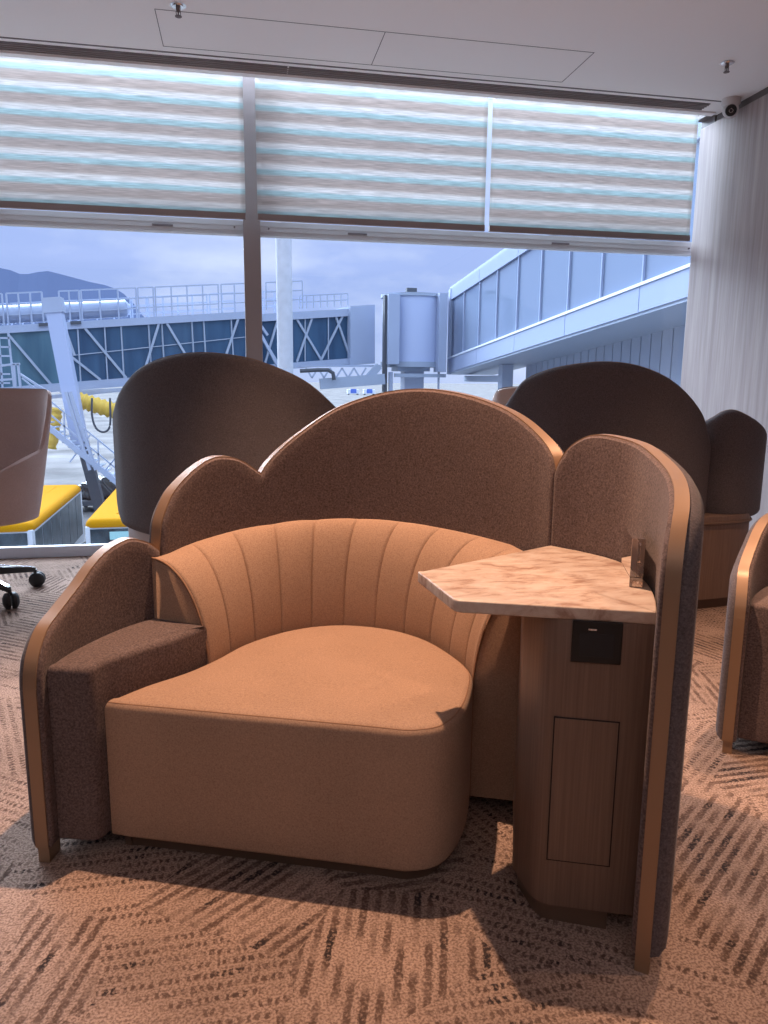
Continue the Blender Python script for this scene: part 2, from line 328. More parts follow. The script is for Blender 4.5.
def seg_dist(p, O):
    A = O; B = np.roll(O, -1, 0); d = B-A; L2 = np.maximum((d**2).sum(1), 1e-12)
    t = np.clip(((p-A)*d).sum(1)/L2, 0, 1); q = A+d*t[:, None]; return np.sqrt(((p-q)**2).sum(1).min())
def samples(prof, n):
    "cosine spaced samples along s of a top profile [(s,z)...]"
    s = np.array([p[0] for p in prof]); z = np.array([p[1] for p in prof])
    u = (1-np.cos(np.linspace(0, math.pi, n)))/2; S = s[0]+(s[-1]-s[0])*u
    extra = [x for x in s if True]
    S = np.unique(np.round(np.concatenate([S, extra]), 5))
    return S, np.interp(S, s, z)
def smooth_prof(prof, n=8):
    q = catmull(prof, n); q[:, 0] = np.maximum.accumulate(q[:, 0]); return [tuple(a) for a in q]
def pad(curve, prof, zb, d0, d1, r, m, name, parent, nt_=22):
    "upholstered slab following curve, from offset d0 (flat, against the band) to d1 (puffed, edges rounded by r); zb number or profile"
    S, ZT = samples(prof, 70)
    ZB = np.interp(S, [p[0] for p in zb], [p[1] for p in zb]) if isinstance(zb, list) else np.full(len(S), zb)
    O = outline(S, ZT, ZB); T = (1-np.cos(np.linspace(0, math.pi, nt_)))/2; sg = 1 if d1 > d0 else -1
    bm = bmesh.new(); G = []; H = []
    for s, zt, z0 in zip(S, ZT, ZB):
        g = []; h = []
        for t in T:
            z = z0+(zt-z0)*t; dist = seg_dist(np.array([s, z]), O) if 0 < t < 1 and S[0] < s < S[-1] else 0.0
            fall = 0 if dist >= r else r - math.sqrt(max(r*r-(r-dist)**2, 0))
            q = curve.at(s, d1 - sg*fall); g.append(bm.verts.new((q[0], q[1], z)))
            q = curve.at(s, d0); h.append(bm.verts.new((q[0], q[1], z)))
        G.append(g); H.append(h)
    a, b = len(G), len(T)
    for i in range(a-1):
        for j in range(b-1):
            bm.faces.new((G[i][j], G[i+1][j], G[i+1][j+1], G[i][j+1])); bm.faces.new((H[i][j+1], H[i+1][j+1], H[i+1][j], H[i][j]))
    for i in range(a-1):
        for j in (0, b-1): bm.faces.new((G[i][j], G[i+1][j], H[i+1][j], H[i][j]))
    for j in range(b-1):
        for i in (0, a-1): bm.faces.new((G[i][j], G[i][j+1], H[i][j+1], H[i][j]))
    bmesh.ops.remove_doubles(bm, verts=bm.verts, dist=1e-5)
    return obj(name, bm, m, parent, auto=50)
def band(curve, prof, zb, d0, d1, m, name, parent, ends=(True, True), proud=0.004, depth=0.02):
    "flat metal band along the top edge (and the chosen end edges)"
    S, ZT = samples(prof, 90); pts = []
    ZB0 = zb[0][1] if isinstance(zb, list) else zb; ZB1 = zb[-1][1] if isinstance(zb, list) else zb
    if ends[0]: pts += [(S[0], z) for z in np.linspace(ZB0, ZT[0], 14)[:-1]]
    pts += list(zip(S, ZT))
    if ends[1]: pts += [(S[-1], z) for z in np.linspace(ZT[-1], ZB1, 14)[1:]]
    P = np.array(pts); keep = [0]
    for i in range(1, len(P)):
        if np.hypot(*(P[i]-P[keep[-1]])) > 1e-4: keep.append(i)
    P = P[keep]; Tn = np.gradient(P, axis=0); Tn /= np.hypot(Tn[:, 0], Tn[:, 1])[:, None]; Nn = np.stack([-Tn[:, 1], Tn[:, 0]], 1)
    bm = bmesh.new(); rings = []
    for p, nn in zip(P, Nn):
        ring = []
        for off, d in ((proud, d0), (proud, d1), (-depth, d1), (-depth, d0)):
            s, z = p+nn*off; q = curve.at(s, d); ring.append(bm.verts.new((q[0], q[1], z)))
        rings.append(ring)
    for i in range(len(rings)-1):
        for k in range(4): bm.faces.new((rings[i][k], rings[i][(k+1) % 4], rings[i+1][(k+1) % 4], rings[i+1][k]))
    bm.faces.new(rings[0][::-1]); bm.faces.new(rings[-1])
    return obj(name, bm, m, parent, auto=40)
def screen(curve, prof, zb, sign, parent, name, inner=(0.0, 0.012), trim=(0.012, 0.043), outer=(0.043, 0.074), ends=(True, True), mi=BROWN, mo=DARKF, ri=0.012, ro=0.028, pull=0.0, core=None):
    "screen panel: inner upholstery is the part; band and outer upholstery are its sub-parts"
    g = pad(curve, prof, zb, sign*inner[1], sign*inner[0], ri, mi, name, parent)
    band(curve, prof, zb, sign*trim[0], sign*trim[1], COPPER, 'edge_trim', g, ends)
    pad(curve, prof, zb, sign*outer[0], sign*outer[1], ro, mo, 'outer_upholstery', g)
    return g

# ------------------------------------------------------------------ the room
def struct(name, lo, hi, m, bev=0):
    bm = bmesh.new(); box(bm, lo, hi, bev=bev); o = obj(name, bm, m); tag(o, kind='structure'); return o
ZC = 3.25
f = struct('floor', (-5.5, -3.5, -0.2), (3.9, 5.66, 0.0), CARPET)
cl = struct('ceiling', (-5.5, -3.5, ZC), (3.9, 5.33, ZC+0.2), CEIL)
struct('wall_right', (3.50, -3.5, 0), (3.68, 5.50, ZC-0.05), WALLW, 0.006)
struct('wall_back', (-5.7, -3.7, 0), (3.68, -3.5, ZC), mat('plain_wall', (0.14, 0.13, 0.135), 0.8))
struct('wall_left', (-5.7, -3.5, 0), (-5.5, 5.6, ZC), mat('plain_wall_side', (0.34, 0.32, 0.32), 0.8))
bm = bmesh.new(); box(bm, (3.515, -3.5, ZC-0.05), (3.68, 5.50, ZC)); box(bm, (3.45, 5.33, ZC), (3.68, 5.50, ZC+0.2)); box(bm, (3.505, 5.33, ZC-0.05), (3.515, 5.498, ZC)); o = obj('trim_1', bm, TRIM); tag(o, kind='structure')
# line slot in the ceiling in front of the blinds
bm = bmesh.new()
box(bm, (-5.4, 5.134, ZC-0.004), (0.345, 5.259, ZC+0.001)); box(bm, (0.355, 5.134, ZC-0.004), (3.33, 5.259, ZC+0.001)); box(bm, (-5.4, 5.074, ZC-0.003), (3.45, 5.088, ZC+0.001))
o = obj('trim_2', bm, SLOT); tag(o, kind='structure')
bm = bmesh.new()
for k in range(4): box(bm, (-5.4, 5.152+k*0.028, ZC-0.010), (3.33, 5.157+k*0.028, ZC-0.004))
o2 = obj('slot_blade', bm, FRAME, o)
bm = bmesh.new(); box(bm, (-5.4, 5.275, ZC-0.012), (3.47, 5.33, ZC)); o = obj('trim_3', bm, CEIL); tag(o, kind='structure')
# access panel outline
bm = bmesh.new(); g = 0.004
x0, x1, y0, y1 = -0.403, 2.141, 4.54, 5.0
for lo, hi in (((x0, y0, 0), (x1, y0+g, 0)), ((x0, y1, 0), (x1, y1+g, 0)), ((x0, y0, 0), (x0+g, y1, 0)), ((x1, y0, 0), (x1+g, y1, 0)), ((0.86, y0, 0), (0.86+g, y1, 0))):
    box(bm, (lo[0], lo[1], ZC-0.0015), (hi[0], hi[1], ZC+0.001))
o = obj('trim_4', bm, SLOT); tag(o, kind='structure')
# window wall
bm = bmesh.new()
for x in (0.108, -3.24): box(bm, (x-0.060, 5.56, 0.08), (x+0.060, 5.74, ZC+0.1), bev=0.006)
o = obj('window_1', bm, FRAME); tag(o, kind='structure')
bm = bmesh.new(); box(bm, (-5.5, 5.66, 0.02), (3.75, 5.672, ZC+0.1)); obj('pane', bm, PANE, o)
for xa, xb in ((-3.18, 0.048), (0.168, 3.60)):
    bm = bmesh.new(); box(bm, (xa, 5.60, 2.330), (xb, 5.70, 2.40), bev=0.004); box(bm, (xa, 5.612, 2.305), (xb, 5.69, 2.333)); box(bm, (xa, 5.594, 2.362), (xb, 5.602, 2.372))
    q = obj('transom_rail', bm, FRAMEL, o)
    bm = bmesh.new()
    for sx in ((xa+0.06), (xb-0.06)): tube(bm, [(sx, 5.585, 2.350), (sx, 5.603, 2.350)], 0.006, 8)
    for sx in (xa+0.7, xb-1.15) if xa > 0 else (xb-0.55,): box(bm, (sx-0.07, 5.590, 2.336), (sx+0.07, 5.612, 2.348))
    obj('latch', bm, SLOT, q)
bm = bmesh.new(); box(bm, (-5.5, 5.60, 0.0), (3.75, 5.655, 0.082), bev=0.008); o = obj('window_sill', bm, SILL); tag(o, kind='structure')

# ------------------------------------------------------------------ main booth
TH = math.radians(21.0)
U = np.array([math.cos(TH), -math.sin(TH)]); V = np.array([math.sin(TH), math.cos(TH)])
def W(P): return [tuple(U*p[0]+V*p[1]) for p in P]
O0 = np.array([0.0, 0.0])
booth = empty('lounge_booth', (*W([(-0.45, 2.1)])[0], 0)); BO = booth.location.copy()
tag(booth, 'tan seat booth with scalloped brown screen, copper edge and stone side table, nearest the viewer', 'booth seat', 'scalloped lounge booths')
class BCurve(Curve):
    def __init__(s, P): super().__init__([(p[0]-BO.x, p[1]-BO.y) for p in W(P)])
def WB(P): return np.array([(p[0]-BO.x, p[1]-BO.y) for p in W(P)])
def wb(u, v, z): p = WB([(u, v)])[0]; return Vector((p[0], p[1], z))
BACK = BCurve([(-1.09, 2.12), (-1.04, 2.26), (-.93, 2.40), (-.76, 2.52), (-.52, 2.60), (-.28, 2.58), (-.06, 2.48), (.06, 2.37), (.116, 2.283)])
WR = BCurve([(.298, 1.53), (.325, 1.63), (.342, 1.74), (.348, 1.86), (.338, 1.98), (.307, 2.11), (.215, 2.215), (.116, 2.283)])
WL = BCurve([(-1.186, 1.62), (-1.198, 1.75), (-1.182, 1.9), (-1.148, 2.02), (-1.09, 2.12)])
lobe2 = smooth_prof([(0.0, .70), (0.012, .80), (.026, .854), (.071, .922), (.12, .965), (.179, 1.006), (.225, 1.028), (.264, 1.034), (.31, 1.028), (.347, 1.012), (.385, .985), (.408, .967)])
lobe3 = smooth_prof([(.408, .967), (.438, 1.008), (.493, 1.062), (.583, 1.132), (.69, 1.199), (.832, 1.249), (.977, 1.266), (1.126, 1.25), (1.282, 1.208), (1.415, 1.144), (1.511, 1.077), (BACK.L-0.001, 1.03)])
backprof = lobe2 + lobe3[1:]
wrprof = smooth_prof([(0.0, 0.88), (0.008, 0.93), (0.025, 0.972), (.06, 1.015), (.10, 1.038), (.16, 1.058), (.221, 1.072), (.286, 1.083), (.344, 1.092), (.40, 1.101), (.46, 1.112), (.526, 1.124), (.627, 1.140), (.70, 1.146), (.75, 1.139), (.80, 1.108), (.835, 1.06), (WR.L-0.001, 1.02)])
wlprof = smooth_prof([(0.0, .50), (.008, .545), (.03, .588), (.076, .633), (.143, .665), (.226, .712), (.287, .757), (.347, .790), (.403, .806), (.438, .806), (.488, .785), (WL.L-0.001, .758)])
screen(BACK, backprof, 0.035, 1, booth, 'back_screen', trim=(0.012, 0.050), outer=(0.050, 0.076))
wR = screen(WR, wrprof, 0.045, -1, booth, 'wing_screen', ends=(True, True))
wL = screen(WL, wlprof, 0.045, 1, booth, 'wing_screen', trim=(0.012, 0.047), outer=(0.047, 0.070))
for wcv, sg, g in ((WR, -1, wR), (WL, 1, wL)):
    bm = bmesh.new(); q = [wcv.at(0.0, sg*0.012), wcv.at(0.06, sg*0.012), wcv.at(0.06, sg*0.043), wcv.at(0.0, sg*0.043)]
    vb = [bm.verts.new((*p, 0.0)) for p in q]; vt = [bm.verts.new((*p, 0.046)) for p in q]
    bm.faces.new(vb); bm.faces.new(vt)
    for k in range(4): bm.faces.new((vb[k], vb[(k+1) % 4], vt[(k+1) % 4], vt[k]))
    obj('foot_block', bm, COPPER, g)
# seat cushion
seat_uv = [(-1.062, 1.705), (-.70, 1.700), (-.30, 1.700)]
arc = [(-.225, 1.702), (-.150, 1.745), (-.108, 1.85), (-.094, 2.0), (-.105, 2.13), (-.178, 2.262), (-.28, 2.38), (-.42, 2.455), (-.59, 2.462), (-.74, 2.38), (-.85, 2.22), (-.90, 2.05), (-.945, 1.94), (-1.01, 1.835)]
sp = catmull([(-.30, 1.700)] + arc + [(-1.062, 1.72)], 6)
seatP = np.vstack([WB([(-1.062, 1.705)]), WB([(-1.0+0.07*k, 1.701) for k in range(10)]), WB(sp[1:-1])])
bm = cushion(seatP, 0.042, 0.440, 0.026, 0.012, 0.012)
seat = obj('seat_cushion', bm, TAN, booth, auto=60)
bm = bmesh.new(); ip = inset(seatP, 0.012); tube(bm, [(*p, 0.4335) for p in ip] + [(*ip[0], 0.4335)], 0.0028, 6, False)
obj('piping', bm, TANP, seat, smooth=True)
bm = cushion(inset(seatP, 0.035), 0.0, 0.06, 0.002); obj('seat_plinth', bm, PLINTH, booth)
# armrest
armL = [WL.at(s, -0.002) for s in np.linspace(0.03, WL.L-0.03, 14)]
armR = WB([(-.915, 2.05), (-.955, 1.935), (-1.015, 1.82), (-1.066, 1.72), (-1.072, 1.66)])
armR = np.vstack([catmull(armR[:4], 5), rounded_poly([armR[3], armR[4], WB([(-1.16, 1.647)])[0]], [0, 0.035, 0], 5)[1:-1]])
armP = np.vstack([armL, armR])
armP = np.array([p for i, p in enumerate(armP) if i == 0 or np.hypot(*(p-armP[i-1])) > 1e-3])
bm = cushion(armP, 0.05, 0.55, 0.018, 0.01, 0.003); obj('armrest', bm, BROWN, booth, auto=60)
# backrest: channelled cushion wrapping round the seat
bc = Curve(WB([(-.907, 2.045), (-.865, 2.21), (-.75, 2.385), (-.59, 2.470), (-.42, 2.465), (-.27, 2.395), (-.165, 2.27), (-.100, 2.14), (-.096, 2.09)]))
bs_pts = [BACK.at(s, -0.001) for s in np.linspace(0.0, 1.36, 40)]
tail = WB([(.055, 2.33), (.085, 2.22), (.095, 2.09)])
sc_ = Curve(np.vstack([[WL.at(WL.L-0.035, -0.001)], bs_pts[1:], tail]), 3)
NT, NW = 352, 20; bm = bmesh.new(); G = []
zt_s = [0, .04, .32, .54, .73, .91, 1.1, 1.3, 1.39, 1.7]; zt_z = [.742, .745, .780, .795, .798, .793, .780, .766, .760, .752]
NCH = 11
for i in range(NT+1):
    t = i/NT; B = bc.at(bc.L*t); Sx = sc_.L*t; Sp = sc_.at(Sx); zt = np.interp(Sx-0.03, zt_s, zt_z)
    ph = t*NCH; puff = (abs(math.sin(math.pi*ph)))**0.28
    d = Sp-B; dl = np.hypot(*d); col = []
    for j in range(5):
        z = 0.045+(0.36-0.045)*j/4; col.append((B[0], B[1], z))
    for j in range(NW+1):
        a = math.pi/2*j/NW; ff = (1-math.cos(a)); gz = math.sin(a)**0.92
        bulge = 0.016*puff*math.sin(math.pi*min(1, j/NW*1.0))**0.6 if 0 < j < NW else 0
        q = B+d*ff - d/dl*bulge*math.cos(a); col.append((q[0], q[1], 0.36+(zt-0.36)*gz + bulge*math.sin(a)))
    col.append((Sp[0], Sp[1], 0.045))
    G.append([bm.verts.new(c) for c in col])
for i in range(NT):
    for j in range(len(G[0])-1): bm.faces.new((G[i][j], G[i+1][j], G[i+1][j+1], G[i][j+1]))
    bm.faces.new((G[i][-1], G[i+1][-1], G[i+1][0], G[i][0]))
bm.faces.new(G[0]); bm.faces.new(G[-1][::-1])
ends_pts = [[v.co.copy() for v in G[k][:-1]] for k in (0, -1)]
br = obj('backrest', bm, TAN, booth, auto=70)
for pts in ends_pts:
    bm = bmesh.new(); tube(bm, pts, 0.0035, 6); obj('piping', bm, TANP, br, smooth=True)
# table top
wedge = [WR.at(s, 0.006) for s in np.linspace(0.115, WR.L-0.005, 16)]
tp = rounded_poly([WB([(-.245, 1.889)])[0], WB([(-.121, 1.638)])[0], WB([(.326, 1.640)])[0]], [0.018, 0.018, 0.004], 5)
tableP = np.vstack([tp, wedge])
bm = cushion(tableP, 0.772, 0.802, 0.004, 0.004, 0.0, 3); obj('table_top', bm, STONE, booth, auto=40)
# cabinet under the table
cabR = [WR.at(s, 0.004) for s in np.linspace(0.13, 0.58, 10)]
cabF = rounded_poly([WB([(.037, 2.08)])[0], WB([(.037, 1.765)])[0], WB([(.092, 1.640)])[0], WB([(.322, 1.640)])[0]], [0.0, 0.012, 0.045, 0.0], 8)
cabP = np.vstack([cabF, cabR])
bm = cushion(cabP, 0.05, 0.772, 0.001, 0.0, 0.0, 2)
cab = obj('cabinet', bm, WOOD, booth, auto=35)
bm = cushion(inset(np.vstack([cabF[:-1], WB([(.275, 1.640)]), WB([(.27, 1.95)])]), 0.014), 0.0, 0.052, 0.001, 0, 0, 2); obj('plinth', bm, PLINTH, cab)
def panel(u0, u1, z0, z1, v, th, m, name, parent, bev=0.001):
    bm = bmesh.new(); vs = []
    a, b2 = wb(u0, v, z0), wb(u1, v, z1); n = Vector((*(-V), 0))
    c = [wb(u0, v, z0), wb(u1, v, z0), wb(u1, v, z1), wb(u0, v, z1)]
    fb = [bm.verts.new(p) for p in c]; ft = [bm.verts.new(p+n*th) for p in c]
    bm.faces.new(fb); bm.faces.new(ft)
    for k in range(4): bm.faces.new((fb[k], fb[(k+1) % 4], ft[(k+1) % 4], ft[k]))
    if bev: bmesh.ops.bevel(bm, geom=[e for e in bm.edges], offset=bev, segments=1, affect='EDGES')
    return obj(name, bm, m, parent)
gp = panel(.113, .260, .171, .538, 1.642, 0.0035, GROOVE, 'door_gap', cab, 0)
dr = panel(.116, .257, .174, .535, 1.642, 0.0045, WOOD, 'door', cab, 0.0006)
so = panel(.143, .252, .675, .773, 1.642, 0.007, BLACK, 'power_socket', cab, 0.0015)
panel(.178, .196, .752, .756, 1.636, 0.002, CHROME, 'indicator', so, 0)
panel(.160, .235, .690, .745, 1.636, 0.0015, BLACKR, 'socket_insert', so, 0.0005)

def copy_tree(o, parent=None):
    c = o.copy(); C.objects.link(c)
    if parent: c.parent = parent
    for ch in list(o.children): copy_tree(ch, c)
    return c
# the next booth to the right, turned a little more to the left; its screen's foot stands at the point below
b2 = copy_tree(booth)
b2['label'] = 'lounge booth cut off by the right edge, only copper-edged wing and armrest showing'
ANG = math.radians(-22)
foot = WL.at(0.0, 0.035); tgt = Vector((1.665, 2.165, 0)); rm = Matrix.Rotation(ANG, 3, 'Z')
b2.rotation_euler.z = ANG; b2.location = tgt - rm @ Vector((foot[0], foot[1], 0))

# acrylic holder on the table
def holder(loc, rot, label):
    r_ = empty('acrylic_stand', loc); r_.rotation_euler.z = rot; tag(r_, label, 'sign holder')
    bm = bmesh.new(); box(bm, (-0.016, 0, 0.026), (0.016, 0.150, 0.122), bev=0.0015); obj('acrylic_block', bm, ACRYL, r_)
    bm = bmesh.new(); box(bm, (-0.0012, 0.004, 0.030), (0.0012, 0.146, 0.114)); obj('clear_insert', bm, mat('insert_grey', (0.42, 0.33, 0.29), 0.3), r_)
    bm = bmesh.new(); box(bm, (-0.016, 0, 0.0), (0.016, 0.150, 0.025), bev=0.0015); obj('acrylic_base', bm, ACRYL, r_)
    for z in (0.108, 0.012):
        bm = bmesh.new(); tube(bm, [(0.004, -0.0005, z), (0.004, 0.006, z)], 0.003, 8); obj('magnet_pin', bm, CHROME, r_)
    return r_
hp = W([(.306, 1.838)])[0]
holder((*hp, 0.8025), math.radians(-21), 'small clear acrylic sign holder standing on the stone table top')

# ------------------------------------------------------------------ two booths seen from behind, near the window
def pod(name, plan, prof_xyz, zb, label, base_pts, small=None, group=None):
    c0 = plan[len(plan)//2]; root = empty(name, (c0[0], c0[1]+0.35, 0)); tag(root, label, 'booth seat', group); B0 = root.location
    def cv(P, n=24): return Curve([(p[0]-B0.x, p[1]-B0.y) for p in P], n)
    def mk(plan, prof, nm, zbp):
        c = cv(plan)
        g = pad(c, prof, zbp, 0.03, 0.0, 0.028, DARKF, nm, root)
        band(c, prof, zbp, 0.03, 0.062, COPPER, 'edge_trim', g)
        pad(c, prof, zbp, 0.062, 0.085, 0.014, BROWN, 'inner_upholstery', g)
        return c
    def prof_on(plan, pts, n=24):
        c = cv(plan); o = []
        for x, z in pts:
            d = np.abs(c.p[:, 0]+B0.x-x); o.append((c.s[int(np.argmin(d))], z))
        return c, o
    c, pr_ = prof_on(plan, prof_xyz)
    pr_[0] = (0.0, pr_[0][1]); pr_[-1] = (c.L-0.001, pr_[-1][1])
    zl = [(0, zb+0.13), (0.012, zb+0.085), (0.035, zb+0.05), (0.08, zb+0.018), (0.14, zb), (c.L-0.1, zb), (c.L, zb+0.005)]
    mk(plan, smooth_prof(pr_, 6), 'back_screen', zl)
    if small:
        cs, ps = prof_on(small[0], small[1]); ps[0] = (0.0, ps[0][1]); ps[-1] = (cs.L-0.001, ps[-1][1])
        z2 = [(0, zb), (cs.L-0.16, zb), (cs.L-0.08, zb+0.02), (cs.L-0.03, zb+0.06), (cs.L-0.008, zb+0.10), (cs.L, zb+0.16)]
        mk(small[0], smooth_prof(ps, 6), 'wing_screen', z2)
    # round wooden base set in under the screen, with a metal rim
    bc_ = cv(base_pts, 8); P = bc_.p
    bm = cushion(P, 0.06, zb+0.03, 0.003); bs = obj('base_cabinet', bm, WOODD if small else mat('base_veneer', (0.46, 0.36, 0.32), 0.4), root, auto=30)
    bm = bmesh.new(); ro = inset(P, -0.004)
    tube(bm, [(*p, zb-0.012) for p in ro]+[(*ro[0], zb-0.012)], 0.009, 8, False); obj('metal_rim', bm, CHROME if not small else PLINTH, bs, smooth=True)
    bm = cushion(inset(P, 0.02), 0.0, 0.065, 0.002); obj('plinth', bm, PLINTH, bs)
    return root
planL = [(-0.685, 4.2), (-0.60, 3.98), (-0.436, 3.74), (-0.189, 3.54), (0.082, 3.46), (0.366, 3.52), (0.60, 3.72), (0.72, 3.95)]
topL = [(-0.685, 1.06), (-0.676, 1.12), (-0.635, 1.20), (-0.568, 1.285), (-0.474, 1.352), (-0.338, 1.397), (-0.174, 1.412), (0.003, 1.395), (0.134, 1.362), (0.271, 1.305), (0.367, 1.25), (0.455, 1.18), (0.60, 1.03), (0.72, 0.86)]
baseL = [(-0.63, 4.22), (-0.54, 4.02), (-0.39, 3.80), (-0.17, 3.62), (0.082, 3.55), (0.34, 3.62), (0.54, 3.82), (0.62, 4.1), (0.55, 4.5), (0.1, 4.7), (-0.4, 4.6), (-0.62, 4.4)]
pod('curved_booth', planL, topL, 0.515, 'dark brown rounded high-back booth seen from behind, left of the main booth near the mullion', baseL, None, 'booths seen from behind')
planR = [(1.42, 4.02), (1.50, 3.87), (1.65, 3.72), (1.854, 3.62), (2.05, 3.59), (2.24, 3.61), (2.42, 3.67), (2.655, 3.80)]
topR = [(1.42, 1.10), (1.47, 1.24), (1.51, 1.305), (1.60, 1.357), (1.729, 1.388), (1.88, 1.400), (2.05, 1.381), (2.24, 1.322), (2.397, 1.238), (2.50, 1.16), (2.56, 1.10), (2.61, 1.03), (2.64, 0.98), (2.655, 0.93)]
smallP = [(2.61, 3.86), (2.67, 3.79), (2.76, 3.74), (2.89, 3.76), (3.02, 3.84), (3.12, 3.96), (3.17, 4.12)]
smallT = [(2.61, 1.07), (2.655, 1.115), (2.68, 1.135), (2.71, 1.146), (2.76, 1.143), (2.83, 1.122), (2.93, 1.085), (3.02, 1.045), (3.09, 1.005), (3.14, 0.95), (3.16, 0.90), (3.17, 0.82)]
baseR = [(1.72, 3.78), (2.1, 3.70), (2.5, 3.69), (2.85, 3.74), (2.97, 3.86), (3.0, 4.1), (2.8, 4.5), (2.3, 4.7), (1.8, 4.6), (1.58, 4.3), (1.6, 3.95)]
podR = pod('scalloped_booth', planR, topR, 0.52, 'dark two-lobed booth seen from behind, in front of the veneered wall', baseR, (smallP, smallT), 'booths seen from behind')

# edge of a further screen, peeping out left of the two-lobed booth
sc_r = empty('booth_screen', (2.05, 5.05, 0)); tag(sc_r, 'pale copper-edged end of a further booth screen, peeping out left of the two-lobed booth', 'booth screen')
fc = Curve([(-0.27, 0.10), (-0.22, 0.02), (-0.05, -0.03), (0.2, 0.0), (0.35, 0.05)])
fp = smooth_prof([(0.0, 1.13), (0.006, 1.17), (0.025, 1.205), (0.06, 1.232), (0.12, 1.25), (0.22, 1.255), (0.35, 1.24), (0.5, 1.20), (fc.L, 1.12)])
g = pad(fc, fp, 0.05, 0.012, 0.0, 0.012, mat('pale_copper', (0.55, 0.40, 0.34), 0.5), 'outer_upholstery', sc_r); band(fc, fp, 0.0, 0.012, 0.06, COPPER, 'edge_trim', g); pad(fc, fp, 0.05, 0.06, 0.075, 0.012, BROWN, 'inner_upholstery', g)

# ------------------------------------------------------------------ swivel chair
ch = empty('swivel_chair', (-1.52, 4.53, 0)); tag(ch, 'brown upholstered tub swivel chair on black castered base at the left edge', 'chair')
bdir = math.radians(60); c0 = Vector((0.05, -0.03, 0))
def topz(a):      # a: degrees from the back direction
    a = abs(a)
    if a < 30: return 1.217
    if a < 52: t = (a-30)/22; return 1.217-0.09*t**3
    if a < 60: t = (a-52)/8; return 1.127-0.235*t
    if a < 70: t = (a-60)/10; return 0.892-0.015*t
    return 0.877-0.11*min(1, (a-70)/50)**1.6
bm = bmesh.new(); rows = []
AA = list(np.linspace(-125, -70, 14)) + list(np.linspace(-68, -40, 24)) + list(np.linspace(-36, 36, 18)) + list(np.linspace(40, 68, 24)) + list(np.linspace(70, 125, 14))
for a in AA:
    zt = sum(topz(a+d_) for d_ in (-9, -6, -3, 0, 3, 6, 9))/7; col = []
    for side in (0, 1):
        zs = np.linspace(0.495, zt, 12) if side == 0 else np.linspace(zt, 0.53, 12)
        for z in zs:
            R = 0.30+(0.425-0.30)*((z-0.495)/(1.217-0.495))**0.9 - (0.035 if side else 0)
            if z == zt: R += (-0.008 if side == 0 else 0.008)
            th = bdir+math.radians(a); col.append((c0.x+R*math.cos(th), c0.y+R*math.sin(th), z))
        if side == 0:
            R = 0.30+0.115*((zt-0.495)/(1.217-0.495))**0.9-0.0175; col.append((c0.x+R*math.cos(th), c0.y+R*math.sin(th), zt+0.010))
    rows.append([bm.verts.new(p) for p in col])
for i in range(len(rows)-1):
    for j in range(len(rows[0])-1): bm.faces.new((rows[i][j], rows[i+1][j], rows[i+1][j+1], rows[i][j+1]))
    bm.faces.new((rows[i][-1], rows[i+1][-1], rows[i+1][0], rows[i][0]))
bm.faces.new(rows[0]); bm.faces.new(rows[-1][::-1])
obj('seat_shell', bm, CHAIRF, ch, auto=50)
P = [(c0.x+0.275*math.cos(t), c0.y+0.275*math.sin(t)) for t in np.linspace(0, 2*math.pi, 40)[:-1]]
bm = cushion(np.array(P), 0.495, 0.60, 0.03, 0.012, 0.012); obj('seat_cushion', bm, CHAIRF, ch, auto=60)
bc0 = Vector((-0.09, 0.07, 0))
bm = bmesh.new(); lathe(bm, [(0.14, 0.462), (0.14, 0.495)], c0.x, c0.y); obj('seat_plate', bm, BLACK, ch)
bm = bmesh.new(); lathe(bm, [(0.035, 0.13), (0.035, 0.30), (0.022, 0.305), (0.022, 0.463)], bc0.x+0.06, bc0.y-0.04, 20); obj('column', bm, CHROME, ch, auto=40)
for k in range(5):
    a = math.radians(-39+72*k); d = Vector((math.cos(a), math.sin(a), 0)); tip = bc0+d*0.385
    bm = bmesh.new(); s = Vector((-d.y, d.x, 0)); vs = []
    for r, wd, z0, z1 in ((0.02, 0.030, 0.135, 0.205), (0.2, 0.022, 0.118, 0.158), (0.385, 0.015, 0.098, 0.126)):
        p = bc0+d*r; vs.append([bm.verts.new((p+s*sx*wd)+Vector((0, 0, z))) for sx, z in ((-1, z0), (1, z0), (0.7, z1), (-0.7, z1))])
    for i in range(2):
        for j in range(4): bm.faces.new((vs[i][j], vs[i][(j+1) % 4], vs[i+1][(j+1) % 4], vs[i+1][j]))
    bm.faces.new(vs[0][::-1]); bm.faces.new(vs[-1])
    lg = obj('base_leg', bm, BLACK, ch)
    bm = bmesh.new(); p0 = bc0+d*0.10; p1 = bc0+d*0.37
    bar(bm, p0+Vector((0, 0, 0.190)), p1+Vector((0, 0, 0.130)), 0.022, 0.004); obj('polished_strip', bm, CHROME, lg)
    bm = bmesh.new(); tube(bm, [tip+Vector((0, 0, 0.075)), tip+Vector((0, 0, 0.112))], 0.011, 10)
    cs = obj('caster', bm, BLACK, lg, smooth=False)
    bm = bmesh.new(); ax = Vector((math.cos(a+1.1), math.sin(a+1.1), 0)); off = Vector((d.x, d.y, 0))*0.008
    for sg in (-1, 1): tube(bm, [tip+off+ax*sg*q+Vector((0, 0, 0.047)) for q in (0.004, 0.008, 0.026, 0.036, 0.042)], [0.040, 0.047, 0.046, 0.036, 0.022], 20)
    obj('wheel', bm, BLACKR, cs, auto=40)

